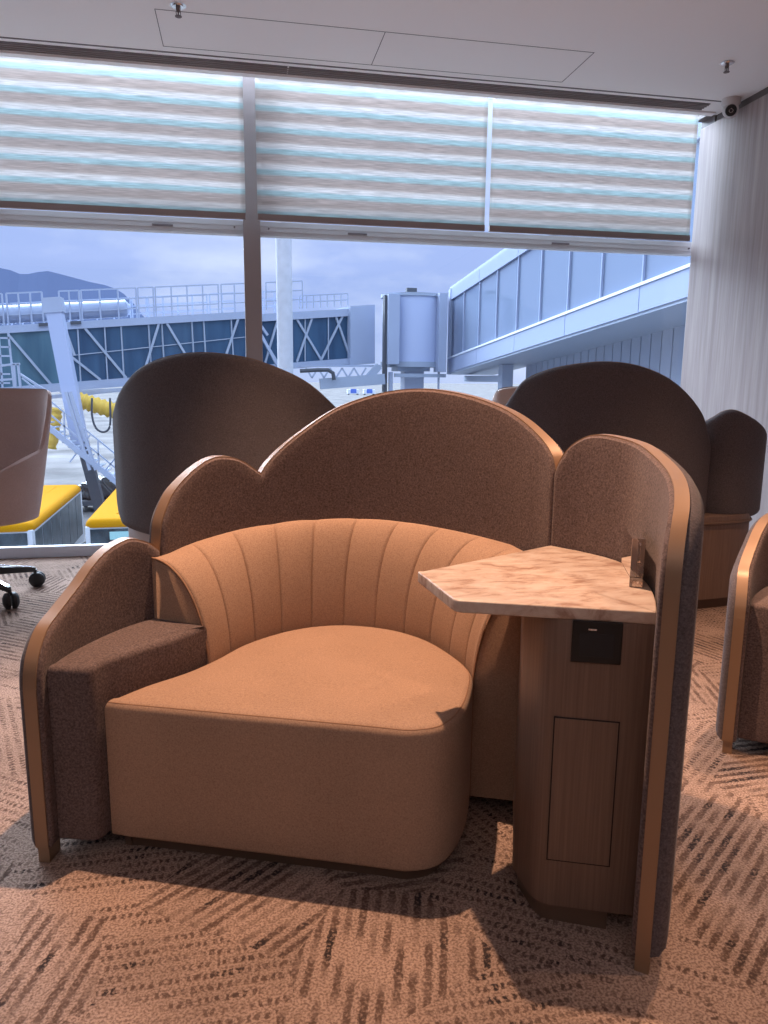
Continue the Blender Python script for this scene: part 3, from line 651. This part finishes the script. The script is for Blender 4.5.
# ------------------------------------------------------------------ blinds
for i, (xa, xb, label) in enumerate(((-1.565, 0.066, 'striped blue, grey and white roller blind at the far left window'),
                                     (0.145, 1.762, 'striped roller blind in the middle, between the mullion and the bright gap'),
                                     (1.797, 3.400, 'striped roller blind at the right, beside the veneered wall'))):
    rbd = empty('roller_blind', ((xa+xb)/2, 5.40, 2.361)); tag(rbd, label, 'blind', 'roller blinds over the upper window')
    cx = (xa+xb)/2
    bm = bmesh.new(); n = 40; vs = [[bm.verts.new((xa-cx+(xb-xa)*k/n, -0.02+0.0015*math.sin(k*0.9+i), z)) for k in range(n+1)] for z in np.linspace(0.035, 0.90, 8)]
    for a in range(7):
        for k in range(n): bm.faces.new((vs[a][k], vs[a][k+1], vs[a+1][k+1], vs[a+1][k]))
    fb = obj('fabric', bm, BLIND, rbd, smooth=True)
    sm = fb.modifiers.new('thickness', 'SOLIDIFY'); sm.thickness = 0.0008
    bm = bmesh.new(); box(bm, (xa-cx, -0.034, 0.0), (xb-cx, -0.008, 0.042), bev=0.003); obj('bottom_bar', bm, FRAME, rbd)
    bm = bmesh.new(); tube(bm, [(xa-cx+0.01, 0.0, 0.92), (xb-cx-0.01, 0.0, 0.92)], 0.022, 16); obj('roller_tube', bm, FRAMEL, rbd, smooth=True)

# ------------------------------------------------------------------ ceiling fittings
def sprinkler(x, y, label):
    r_ = empty('sprinkler', (x, y, ZC)); tag(r_, label, 'sprinkler', 'ceiling sprinklers')
    bm = bmesh.new(); lathe(bm, [(0.042, -0.003), (0.042, 0.0)], 0, 0, 24); lathe(bm, [(0.030, -0.010), (0.034, -0.003)], 0, 0, 24); obj('escutcheon', bm, CHROME, r_, auto=30)
    bm = bmesh.new(); tube(bm, [(0, 0, 0), (0, 0, -0.03)], 0.012, 12); tube(bm, [(0.012, 0, -0.028), (0.010, 0, -0.05)], 0.0025, 6); tube(bm, [(-0.012, 0, -0.028), (-0.010, 0, -0.05)], 0.0025, 6); obj('frame_arm', bm, SLOT, r_)
    bm = bmesh.new(); lathe(bm, [(0.018, -0.056), (0.018, -0.053)], 0, 0, 16); tube(bm, [(0, 0, -0.03), (0, 0, -0.054)], 0.004, 8); obj('deflector', bm, SLOT, r_)
sprinkler(-0.275, 4.475, 'small chrome sprinkler head on the ceiling above the left blind')
sprinkler(3.01, 4.50, 'small chrome sprinkler head on the ceiling beside the white camera')
cm = empty('security_camera', (3.42, 5.03, ZC)); tag(cm, 'white dome security camera with black lens on the ceiling by the veneered wall', 'security camera')
bm = bmesh.new(); lathe(bm, [(0.052, -0.045), (0.062, -0.03), (0.064, 0.0)], 0, 0, 32); obj('mount', bm, CAMW, cm, auto=30)
dv = (Vector((0, 0, 1.3))-Vector((3.42, 5.03, ZC-0.075))).normalized(); dv = (dv+Vector((0.1, 0, -0.1))).normalized()
bm = bmesh.new(); bmesh.ops.create_uvsphere(bm, u_segments=24, v_segments=16, radius=0.054)
for v in bm.verts: v.co += Vector((0, 0, -0.068))
bl = obj('ball', bm, CAMW, cm, smooth=True)
bm = bmesh.new(); c_ = Vector((0, 0, -0.068)); tube(bm, [c_+dv*q for q in (0.030, 0.048, 0.052)], [0.040, 0.036, 0.030], 24); ln = obj('lens', bm, BLACK, bl, auto=40)
bm = bmesh.new(); tube(bm, [c_+dv*0.05, c_+dv*0.054], [0.014, 0.010], 16); obj('lens_glass', bm, mat('lens_glass', (0.05, 0.05, 0.06), 0.1), bl)

# ------------------------------------------------------------------ outside
AZ = -5.5
XS = 1.3        # distance of the bridge, walkway and columns relative to the first survey
def at(x, y, Y):
    Y = Y*XS if Y < 100 else Y
    d = rt*((x-384)/F_PX)+up*((512-y)/F_PX)+fw; return CAM + d*(Y/d.y)
def gz(x, y, z):
    d = rt*((x-384)/F_PX)+up*((512-y)/F_PX)+fw; return CAM + d*((z-CAM.z)/d.z)
APR = mat('apron_concrete', (0.19, 0.18, 0.176), 1.0, spec=0.0, var=0.35, vscale=0.2)
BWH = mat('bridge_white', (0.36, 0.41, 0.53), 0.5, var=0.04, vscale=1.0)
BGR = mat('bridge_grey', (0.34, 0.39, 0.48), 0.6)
TGL = mat('tunnel_glass_dark', (0.025, 0.06, 0.12), 0.25, 0.0, 0.4, col2=(0.05, 0.11, 0.19), vscale=0.8, stretch=(2, 2, 0.3))
TGL2 = mat('tunnel_glass_teal', (0.05, 0.11, 0.16), 0.25, 0.0, 0.4, col2=(0.10, 0.19, 0.24), vscale=0.8, stretch=(2, 2, 0.3))
WGL = mat('walkway_glass', (0.20, 0.25, 0.35), 0.04, 0.0, 1.0)
YEL = mat('yellow_paint', (0.42, 0.19, 0.004), 0.9, spec=0.05)
YHO = mat('yellow_hose', (0.75, 0.48, 0.06), 0.6)
BUSG = mat('bus_glass', (0.012, 0.018, 0.024), 0.3, 0, 0.3, col2=(0.07, 0.10, 0.12), vscale=2.5)
DGR = mat('dark_machinery', (0.07, 0.075, 0.09), 0.7)
bm = bmesh.new(); box(bm, (-600, 6.2, AZ-0.5), (600, 1500, AZ)); o = obj('ground', bm, APR); tag(o, kind='structure')
# hills
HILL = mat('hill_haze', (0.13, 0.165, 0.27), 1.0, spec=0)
def hill(prof, Y, name, label, dep):
    bm = bmesh.new(); top = []; bot = []; bk = []
    for x, y in prof: p = at(x, y, Y); top.append(bm.verts.new(p)); bot.append(bm.verts.new((p.x, Y-dep*0.8, AZ))); bk.append(bm.verts.new((p.x, Y+dep, AZ)))
    for i in range(len(prof)-1): bm.faces.new((top[i], top[i+1], bot[i+1], bot[i])); bm.faces.new((top[i], top[i+1], bk[i+1], bk[i]))
    bm.faces.new(top[:1]+[bk[0], bot[0]]); bm.faces.new([top[-1], bot[-1], bk[-1]])
    o = obj(name, bm, HILL); tag(o, label, 'hill'); return o
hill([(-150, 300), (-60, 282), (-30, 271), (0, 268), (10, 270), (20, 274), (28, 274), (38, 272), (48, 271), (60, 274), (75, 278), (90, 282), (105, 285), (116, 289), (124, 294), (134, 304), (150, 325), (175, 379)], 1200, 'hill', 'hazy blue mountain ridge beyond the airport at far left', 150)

# boarding bridge
br_ = empty('boarding_bridge', (at(180, 385, 32).x, 32*XS, AZ)); tag(br_, 'long glass-sided boarding bridge with white roof railings running across the left windows', 'boarding bridge')
bo = br_.location
def rel(p): return Vector(p)-bo
Pb0, Pb1 = at(0, 392, 30), at(355, 364, 34); Pt0, Pt1 = at(0, 329, 30), at(355, 308, 34)
T_ = (Pb1-Pb0); T_.normalize(); hor = Vector((T_.x, T_.y, 0)).normalized(); back = Vector((-hor.y, hor.x, 0))
if back.y < 0: back = -back
def bp(px, hfrac=0.0, extra=0.0, dep=0.0):
    "point on the bridge's near side at photo column px"
    t = (px/355.0)*30/(30*(px/355.0)+34*(1-px/355.0)) if 0 <= px <= 355 else px/355.0
    a = Pb0.lerp(Pb1, t); c = Pt0.lerp(Pt1, t); p = a.lerp(c, hfrac); return p+Vector((0, 0, extra*XS))+back*dep*XS
def slab(name, m, px0, px1, h0, h1, d0, d1, parent, e0=0.0, e1=0.0):
    bm = bmesh.new(); q = [bp(px0, h0, e0, d0), bp(px1, h0, e0, d0), bp(px1, h0, e0, d1), bp(px0, h0, e0, d1), bp(px0, h1, e1, d0), bp(px1, h1, e1, d0), bp(px1, h1, e1, d1), bp(px0, h1, e1, d1)]
    vs = [bm.verts.new(rel(p)) for p in q]
    for f in ((3, 2, 1, 0), (4, 5, 6, 7), (0, 1, 5, 4), (1, 2, 6, 5), (2, 3, 7, 6), (3, 0, 4, 7)): bm.faces.new([vs[i] for i in f])
    return obj(name, bm, m, parent)
slab('glass_wall', TGL2, -160, 56, 0.06, 0.93, 0.12, 2.8, br_); slab('glass_wall', TGL, 56, 244, 0.06, 0.93, 0.12, 2.8, br_)
slab('glass_wall', TGL, 244, 355, 0.10, 0.88, 0.45, 2.6, br_)
rf = slab('roof', BWH, -160, 246, 0.93, 1.05, 0, 3.0, br_); slab('roof', BWH, 244, 358, 0.87, 1.0, 0.3, 2.7, br_)
slab('floor_beam', BWH, -160, 246, -0.07, 0.07, 0, 3.0, br_); slab('floor_beam', BWH, 244, 358, 0.0, 0.11, 0.3, 2.7, br_)
slab('end_frame', BWH, 351, 381, -0.02, 1.04, 0.1, 2.9, br_)
slab('end_post', BWH, 240, 246, 0.0, 1.0, 0.0, 0.3, br_)
def brace(a, b2, wd=0.09, m=BGR, dep=0.06):
    bm = bmesh.new(); bar(bm, rel(bp(a[0], a[1], 0, dep)), rel(bp(b2[0], b2[1], 0, dep)), wd*XS); obj('brace', bm, m, br_)
for a, b2 in (((8, .9), (48, .05)), ((62, .9), (70, .5)), ((66, .5), (95, .07)), ((80, .93), (120, .07)), ((136, .07), (152, .93)), ((160, .93), (185, .2)), ((215, .1), (232, .93)),
              ((262, .12), (275, .85)), ((250, .85), (275, .15)), ((296, .12), (312, .87)), ((296, .87), (322, .12)), ((322, .12), (345, .87)), ((338, .87), (353, .15))):
    brace(a, b2, 0.09, BGR, 0.06 if a[0] < 245 else 0.38)
for px in (76, 102, 118, 145, 158, 188, 200, 228): brace((px, .05), (px-3, .93), 0.05, BGR, 0.08)
for px in (290, 305, 330): brace((px, .12), (px, .87), 0.05, BGR, 0.40)
brace((60, .5), (243, .62), 0.035, BGR, 0.08); brace((246, .93), (276, -.02), 0.12, BWH, 0.02)
brace((247, .99), (262, .62), 0.10, BWH, -0.02)
# railings on the roof, one part per bay
def rail(px0, px1, n=3, dep=0.15, H=1.15, mid=(0.33, 0.66)):
    bm = bmesh.new(); base = 1.05
    for k in range(n+1):
        px = px0+(px1-px0)*k/n; bar(bm, rel(bp(px, base, 0, dep)), rel(bp(px, base, H, dep)), 0.055*XS)
    for fz in (1.0,)+tuple(mid): bar(bm, rel(bp(px0, base, H*fz, dep)), rel(bp(px1, base, H*fz, dep)), 0.05*XS)
    obj('railing', bm, BWH, br_)
for a, b2, n in ((-60, 4, 4), (8, 41, 3), (57, 76, 2), (78, 131, 3), (133, 148, 1), (150, 213, 4), (216, 243, 2), (262, 300, 3)): rail(a, b2, n); rail(a+4, b2+4, n, 2.8, 1.0)
rail(300, 352, 7, 0.5, 0.55, (0.5,))
bm = bmesh.new(); pts = [bp(px, 1.05, 0.42, 0.55) for px in (-60, 30, 60, 100, 122)]; pts.append(bp(126.5, 1.05, 0.42, 0.55))
tube(bm, [rel(p) for p in pts], [0.43, 0.43, 0.43, 0.43, 0.43, 0.16], 16); obj('roof_duct', bm, BWH, br_, auto=40)
bm = bmesh.new(); 
bm.free()
for px in (36, 66):
    bm = bmesh.new(); bar(bm, rel(bp(px, 1.02, 0.02, -0.05)), rel(bp(px+10, 1.02, 0.02, -0.05)), 0.10, 0.15); obj('cable_tray', bm, DGR, br_)
# rotunda
RY = 33.5; rc = at(416, 350, RY); r_r = 31*RY*XS/F_PX*1.0
zt, zb_ = at(416, 297, RY).z, at(416, 362, RY).z
bm = bmesh.new(); lathe(bm, [(r_r, zb_), (r_r, zt)], rc.x-bo.x, rc.y-bo.y+1.0, 40)
for v in bm.verts: v.co.z -= bo.z
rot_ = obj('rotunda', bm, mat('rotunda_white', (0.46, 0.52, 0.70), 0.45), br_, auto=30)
for za, zc_ in ((zt, zt+0.18), (zb_-0.3, zb_)):
    bm = bmesh.new(); lathe(bm, [(r_r+0.10, za), (r_r+0.10, zc_)], rc.x-bo.x, rc.y-bo.y+1.0, 40)
    for v in bm.verts: v.co.z -= bo.z
    obj('rotunda_rim', bm, BGR, rot_, auto=30)
def uprite(x0, x1, y0, y1, Y, m, name, dep=0.6, parent=br_):
    a, b3 = at(x0, y1, Y), at(x1, y0, Y); bm = bmesh.new(); box(bm, rel((a.x, Y*XS, max(a.z, AZ))), rel((b3.x, Y*XS+dep*XS, b3.z))); return obj(name, bm, m, parent)
uprite(384, 388, 295, 392, RY-0.6, DGR, 'joint_seal', 0.5); uprite(388, 400, 294, 364, RY-0.9, BWH, 'door_frame', 0.8); uprite(438, 448, 293, 372, RY-0.9, BWH, 'door_frame', 0.8)
uprite(407, 417, 288, 294, RY, DGR, 'beacon', 0.3)
uprite(398, 430, 365, 371, RY-0.3, BGR, 'support_head', 1.5); YG = 380+6.8/(RY*XS)*F_PX*1.03; uprite(403, 424, 371, YG, RY, BWH, 'support_leg', 0.9); uprite(436, 440, 366, YG, RY-0.5, BWH, 'support_leg', 0.2); uprite(388, 393, 372, YG, RY-0.5, BWH, 'support_leg', 0.2)
uprite(395, 446, 374, 377, RY-0.6, BGR, 'service_pipe', 0.2)
# under-bridge lift beam and hose
bm = bmesh.new(); bar(bm, rel(at(320, 384, 33)), rel(at(384, 379, 33)), 0.6, 0.6); bar(bm, rel(at(368, 378, 33)), rel(at(379, 366, 33)), 0.4); obj('lift_beam', bm, BGR, br_)
bm = bmesh.new(); tube(bm, [rel(at(x, y, 32.6)) for x, y in ((300, 371), (318, 370), (328, 370), (333, 373), (334, 380))], 0.11, 8); obj('black_hose', bm, DGR, br_)
bm = bmesh.new(); bar(bm, rel(at(300, 366, 33.4)), rel(at(380, 366, 33.4)), 0.25, 0.12)
for k in range(5): bar(bm, rel(at(306+k*12, 368, 33.3)), rel(at(312+k*12, 378, 33.3)), 0.09); bar(bm, rel(at(318+k*12, 368, 33.3)), rel(at(312+k*12, 378, 33.3)), 0.09)
obj('under_truss', bm, BWH, br_)
# under-bridge beams at left, seen between chair and booth
bm = bmesh.new(); bar(bm, rel(at(40, 398, 30)), rel(at(180, 384, 31.5)), 0.18); bar(bm, rel(at(60, 392, 29.8)), rel(at(150, 388, 30.5)), 0.12); obj('lower_beam', bm, BWH, br_)

# leaning white column and concrete column
def post(name, a, b2, wd, m, label, cat='column', dep=None):
    a, b2 = Vector(a), Vector(b2); o = None; bm = bmesh.new(); root_loc = Vector((b2.x, b2.y, min(a.z, b2.z)))
    bar(bm, a-root_loc, b2-root_loc, wd, dep or wd, (0, 1, 0)); o = obj(name, bm, m); o.location = root_loc; tag(o, label, cat); return o
lc = empty('leaning_support', at(88, 447, 28.6)); lo_ = lc.location; tag(lc, 'leaning white steel support in front of the boarding bridge at left', 'support')
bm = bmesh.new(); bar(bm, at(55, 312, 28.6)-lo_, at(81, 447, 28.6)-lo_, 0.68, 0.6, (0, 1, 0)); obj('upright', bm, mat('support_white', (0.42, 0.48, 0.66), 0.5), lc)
bm = bmesh.new(); bar(bm, at(52.5, 298, 28.6)-lo_, at(55, 313, 28.6)-lo_, 0.82, 0.7, (0, 1, 0)); obj('cap', bm, BWH, lc)
g0 = gz(105, 488, AZ)
bm = bmesh.new(); q_ = at(98, 478, 28.9); bar(bm, at(82, 440, 28.9)-lo_, Vector((q_.x+0.1, q_.y, AZ))-lo_, 0.5, 0.5, (0, 1, 0)); obj('lower_leg', bm, DGR, lc)
col_p = at(284.5, 300, 25); bm = bmesh.new(); tube(bm, [(0, 0, AZ), (0, 0, 11.0)], 0.335, 24)
o = obj('concrete_column', bm, mat('pale_concrete', (0.55, 0.56, 0.60), 0.8, var=0.08, vscale=3, bump=0.3, bscale=6), None, auto=40); o.location = (col_p.x, col_p.y, 0); tag(o, 'pale round concrete column just right of the window mullion', 'column')

# service stairs
ss = empty('service_stairs', gz(118, 500, AZ)); so_ = ss.location; tag(ss, 'white steel service stairs slanting down between the chair and the rounded booth', 'stairs')
SY = 26.8
def sb(pts, wd, name, m=BWH, dy=0):
    bm = bmesh.new()
    for a, b3 in pts: bar(bm, at(*a, SY+dy)-so_, at(*b3, SY+dy)-so_, wd*XS)
    return obj(name, bm, m, ss)
for dy in (0, 1.0): sb([((40, 420), (135, 497))], 0.17, 'stringer', BWH, dy)
for k in range(16):
    t = (k+0.5)/16; p = at(40+95*t, 421+77*t, SY)-so_; bm = bmesh.new(); box(bm, (p.x-0.2, p.y, p.z-0.02), (p.x+0.2, p.y+1.3, p.z+0.02)); obj('tread', bm, BGR, ss)
for dy in (0, 1.0): sb([((22, 378), (135, 470)), ((30, 398), (135, 484))]+[((30+k*17, 385+k*14), (30+k*17+1, 415+k*14)) for k in range(7)], 0.05, 'handrail', BWH, dy)
sb([((66, 392), (90, 470)), ((70, 392), (96, 470))], 0.10, 'bracing'); sb([((90, 435), (70, 462)), ((130, 440), (104, 472))], 0.05, 'bracing')
sb([((0, y), (10, y)) for y in range(338, 386, 9)]+[((-4, 300), (3, 392)), ((8, 330), (15, 396))], 0.055, 'ladder')
sb([((0, 366), (14, 364)), ((0, 380), (14, 379)), ((14, 364), (16, 392)), ((18, 364), (21, 392)), ((14, 364), (20, 364)), ((20, 374), (48, 392)), ((0, 392), (45, 397))], 0.07, 'landing_rail')

# hoses
yh = empty('air_hose', at(110, 470, 29.6)); yo = yh.location; tag(yh, 'yellow corrugated air hose hanging under the boarding bridge', 'hose')
def hose(pts, r, name='hose_section'):
    c = catmull([tuple(at(x, y, Y)-yo) for x, y, Y in pts], 10); n = len(c)
    bm = bmesh.new(); tube(bm, [tuple(p) for p in c], [r*(1+0.13*math.sin(i*1.6)) for i in range(n)], 12); obj(name, bm, YHO, yh, smooth=True)
hose([(78, 400, 29.6), (92, 404, 29.6), (108, 409, 29.6), (124, 413, 29.6), (150, 420, 29.6)], 0.38)
hose([(137, 425, 29.6), (137, 445, 29.6), (132, 470, 29.6)], 0.24); hose([(56, 408, 29.6), (54, 425, 29.6), (50, 448, 29.6)], 0.30)
bm = bmesh.new(); tube(bm, [tuple(p) for p in catmull([tuple(at(x, y, 29.1)-yo) for x, y in ((92, 398), (92, 415), (96, 428), (104, 432), (110, 425), (110, 398))], 8)], 0.05, 8); obj('black_cable', bm, DGR, yh, smooth=True)

# buses
A1, A2 = gz(32, 524, AZ+2.9), gz(81, 485, AZ+2.9)
bd = Vector((A2.x-A1.x, A2.y-A1.y, 0)); BL = 7.6; byaw = math.atan2(bd.y, bd.x)-math.pi/2
def make_bus():
    r_ = empty('airport_bus', (0, 0, 0)); w_, l_ = 2.5, BL
    # local: x 0..-w (right side at x=0), y 0 front .. l back
    bm = bmesh.new(); box(bm, (-w_, 0, 0.35), (0, l_, 2.74), bev=0.10); obj('body', bm, mat('bus_white', (0.60, 0.62, 0.66), 0.3), r_, auto=40)
    bm = bmesh.new()
    P = rounded_poly([(-w_-0.01, -0.02), (0.01, -0.02), (0.01, l_+0.02), (-w_-0.01, l_+0.02)], 0.30, 6); bm = cushion(P, 2.70, 2.93, 0.20, 0.0, 0.03, 6); obj('roof', bm, YEL, r_, auto=50)
    bm = bmesh.new()
    for k in range(3): box(bm, (-0.75-0.5*k, 0.8, 2.93), (-0.71-0.5*k, l_-0.8, 2.955))
    obj('roof_rib', bm, YEL, r_)
    bm = bmesh.new(); box(bm, (-w_+0.14, -0.03, 1.05), (-0.14, 0.02, 2.66), bev=0.02); ws = obj('windshield', bm, BUSG, r_)
    bm = bmesh.new(); box(bm, (-1.85, -0.045, 2.36), (-0.85, -0.025, 2.58)); obj('destination_display', bm, mat('display_teal', (0.35, 0.62, 0.62), 0.4), ws)
    y = 0.25
    for k, wl in enumerate((0.9, 1.15, 1.3, 1.3, 1.3, 1.1)):
        bm = bmesh.new(); box(bm, (-0.005, y, 0.55 if k == 1 else 1.15), (0.012, y+wl-0.08, 2.64)); obj('side_window', bm, BUSG, r_)
        bm = bmesh.new(); box(bm, (-w_-0.012, y, 1.15), (-w_+0.005, y+wl-0.08, 2.64)); obj('side_window', bm, BUSG, r_); y += wl
    for yy in (1.9, l_-2.4):
        for xx in (-0.16, -w_+0.16):
            bm = bmesh.new(); tube(bm, [(xx-0.14, yy, 0.48), (xx+0.14, yy, 0.48)], 0.48, 24); obj('wheel', bm, BLACKR, r_, auto=40)
    for sx in (0.0, -w_):
        bm = bmesh.new(); sg = 1 if sx == 0 else -1; tube(bm, [(sx, 0.05, 2.3), (sx+0.2*sg, -0.15, 2.25), (sx+0.25*sg, -0.2, 2.1)], 0.025, 8); box(bm, (sx+0.25*sg-0.09, -0.26, 1.7), (sx+0.25*sg+0.09, -0.18, 2.1), bev=0.02); obj('mirror', bm, BLACK, r_)
    for xx in (-0.45, -w_+0.45):
        bm = bmesh.new(); box(bm, (xx-0.2, -0.02, 0.65), (xx+0.2, 0.02, 0.85), bev=0.02); obj('headlight', bm, WHITE, r_)
    return r_
bus = make_bus(); bus.location = (A1.x, A1.y, AZ); bus.rotation_euler.z = byaw
tag(bus, 'yellow-roofed white bus below the window, right beside the tub chair', 'bus', 'yellow-roofed airport buses')
bus2 = copy_tree(bus); q = gz(84, 521, AZ+2.9); side = Vector((math.cos(byaw), math.sin(byaw), 0))
bus2.location = Vector((q.x, q.y, AZ))+side*2.5; bus2['label'] = 'yellow-roofed white bus below the window, partly hidden by the rounded booth'
# dark wrapped heap between the buses
hp_ = gz(99, 509, AZ); bm = bmesh.new(); bmesh.ops.create_icosphere(bm, subdivisions=4, radius=1.0)
for v in bm.verts:
    k = 1+0.22*math.sin(v.co.x*7+v.co.z*5)*math.cos(v.co.y*6); v.co = Vector((v.co.x*0.9*k, v.co.y*0.9*k, max(v.co.z, -0.4)*0.75*k+0.3))
for v in bm.verts: v.co.z = max(v.co.z, 0)
o = obj('tarp_bundle', bm, mat('black_sheet', (0.015, 0.016, 0.02), 0.25), None, smooth=True); o.location = (hp_.x, hp_.y, AZ+0.6); tag(o, 'heap wrapped in shiny black sheeting on a cart between the two buses', 'bundle')
bm = bmesh.new(); box(bm, (-1.1, -1.1, 0.35), (1.1, 1.1, 0.6)); 
for sx in (-0.8, 0.8):
    for sy in (-0.8, 0.8): tube(bm, [(sx-0.08, sy, 0.2), (sx+0.08, sy, 0.2)], 0.2, 12)
o = obj('flat_cart', bm, DGR); o.location = (hp_.x, hp_.y, AZ); tag(o, 'low dark flat cart carrying the black wrapped heap', 'cart')
# small equipment far away under the bridge
BLU = mat('blue_box', (0.10, 0.18, 0.62), 0.5)
for k, (x, lb) in enumerate(((353, 'small white cart with a blue box far under the bridge, left of the pair'), (369, 'small white cart with a blue box far under the bridge, right of the pair'))):
    p = at(x, 391, 330); r_ = empty('baggage_cart', (p.x, p.y, AZ)); tag(r_, lb, 'cart', 'baggage carts under the bridge'); hh = 2.3
    bm = bmesh.new(); box(bm, (-2.6, -1.5, 0.4), (2.6, 1.5, hh)); obj('body', bm, WHITE, r_)
    bm = bmesh.new(); box(bm, (-1.3, -1.56, 0.7), (1.3, -1.49, hh+0.25)); obj('blue_panel', bm, BLU, r_)
    for sx in (-2.0, 2.0):
        bm = bmesh.new(); tube(bm, [(sx, -1.4, 0.3), (sx, 1.4, 0.3)], 0.3, 10); obj('wheel', bm, BLACKR, r_)

# glazed walkway climbing to the right
gw = empty('glazed_walkway', (at(560, 330, 22).x, 22*XS, AZ)); go = gw.location; tag(gw, 'glazed elevated walkway with pale panels climbing towards the upper right', 'walkway')
Q0, Q1 = at(449.5, 358.5, 33.5), at(688, 267.4, 15.2)
def wq(t, z=0.0, dep=0.0):
    p = Q0.lerp(Q1, t); h = Vector((Q1.x-Q0.x, Q1.y-Q0.y, 0)).normalized(); nb_ = Vector((-h.y, h.x, 0)); nb_ = nb_ if nb_.y > 0 else -nb_
    nb_ = nb_ if nb_.x > 0 else nb_
    return p+Vector((0, 0, z*XS))+nb_*dep*XS-go
def wslab(name, m, t0, t1, z0, z1, d0, d1):
    bm = bmesh.new(); q = [wq(t0, z0, d0), wq(t1, z0, d0), wq(t1, z0, d1), wq(t0, z0, d1), wq(t0, z1, d0), wq(t1, z1, d0), wq(t1, z1, d1), wq(t0, z1, d1)]
    vs = [bm.verts.new(p) for p in q]
    for f in ((3, 2, 1, 0), (4, 5, 6, 7), (0, 1, 5, 4), (1, 2, 6, 5), (2, 3, 7, 6), (3, 0, 4, 7)): bm.faces.new([vs[i] for i in f])
    return obj(name, bm, m, gw)
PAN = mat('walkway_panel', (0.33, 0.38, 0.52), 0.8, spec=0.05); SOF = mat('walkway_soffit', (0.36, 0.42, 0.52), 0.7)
GH = 2.60
def t_of(px):
    best = min(((abs(( (Q0.lerp(Q1, t)-CAM).dot(rt)/(Q0.lerp(Q1, t)-CAM).dot(fw))*F_PX+384-px), t) for t in np.linspace(-0.05, 1.4, 1500)), key=lambda a: a[0]); return float(best[1])
cuts = [t_of(x) for x in (449.5, 462.3, 477.6, 495, 515.5, 538.5, 566.5, 599.4, 641.3)]
st = cuts[-1]-cuts[-2]; cuts += [cuts[-1]+st*k for k in (1, 2)]
wslab('roof', SOF, -0.01, cuts[-1], GH+0.45, GH+0.6, 0.0, 3.2); wslab('interior_back', SOF, 0.0, cuts[-1], 0.0, GH+0.45, 3.0, 3.2)
for i in range(len(cuts)-1):
    a, b3 = cuts[i], cuts[i+1]
    wslab('window_pane', WGL, a, b3, 0.0, GH, 0.06, 0.10)
    wslab('mullion', PAN, b3-0.0015, b3+0.0015, 0.0, GH, 0.0, 0.12)
for i in range(0, len(cuts)-1, 2):
    a, b3 = cuts[i], cuts[min(i+2, len(cuts)-1)]
    wslab('fascia_panel', PAN, a+0.0008, b3-0.0008, GH, GH+0.48, -0.02, 0.12); wslab('lower_panel', PAN, a+0.0008, b3-0.0008, -0.64, 0.0, -0.04, 0.12)
wslab('glass_rail', WHITE, -0.005, cuts[-1], -0.02, 0.05, -0.07, 0.1)
wslab('soffit', SOF, -0.005, cuts[-1], -0.72, -0.60, 0.0, 2.2)
wslab('end_frame', BWH, -0.012, 0.004, -0.7, GH+0.5, -0.05, 0.3)
# ribbed wall under the walkway
bm = bmesh.new()
ts = [t_of(480)] ; k = ts[0]
while k < cuts[-1]: ts.append(k+0.030); k += 0.030
for a, b3 in zip(ts[:-1], ts[1:]):
    q = [wq(a+0.0014, -0.70, 2.0), wq(b3-0.0014, -0.70, 2.0)]; vs = []
    for dz in (0, 1):
        for p in q: vs.append(bm.verts.new((p.x, p.y, p.z if dz == 0 else 0.0)))
    q2 = [wq(a+0.0014, -0.70, 2.1), wq(b3-0.0014, -0.70, 2.1)]
    for dz in (0, 1):
        for p in q2: vs.append(bm.verts.new((p.x, p.y, p.z if dz == 0 else 0.0)))
    for f in ((0, 1, 3, 2), (4, 6, 7, 5), (0, 2, 6, 4), (1, 5, 7, 3), (0, 4, 5, 1), (2, 3, 7, 6)): bm.faces.new([vs[i] for i in f])
q0, q1_ = wq(t_of(483), -0.72, 1.0), wq(t_of(483), -0.72, 1.0); 
bmc = bmesh.new(); box(bmc, (q0.x-0.3, q0.y-0.3, 0), (q0.x+0.3, q0.y+0.3, q0.z)); obj('support_column', bmc, SOF, gw)
bmc = bmesh.new(); a_, c_2 = wq(-0.005, -0.90, 0.9), wq(t_of(484), -0.90, 0.9); bar(bmc, a_, (c_2.x, c_2.y, a_.z), 0.4, 0.35); obj('cross_beam', bmc, SOF, gw)
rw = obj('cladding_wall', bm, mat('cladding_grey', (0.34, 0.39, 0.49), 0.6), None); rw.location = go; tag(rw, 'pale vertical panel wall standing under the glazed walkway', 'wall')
bm = bmesh.new()
q = [wq(ts[0], -0.75, 2.12), wq(ts[-1], -0.75, 2.12), wq(ts[-1], -0.75, 2.2), wq(ts[0], -0.75, 2.2)]
v0 = [bm.verts.new(p) for p in q]; v1 = [bm.verts.new((p.x, p.y, 0)) for p in q]; bm.faces.new(v0); bm.faces.new(v1)
for k in range(4): bm.faces.new((v0[k], v0[(k+1) % 4], v1[(k+1) % 4], v1[k]))
obj('backing', bm, DGR, rw)
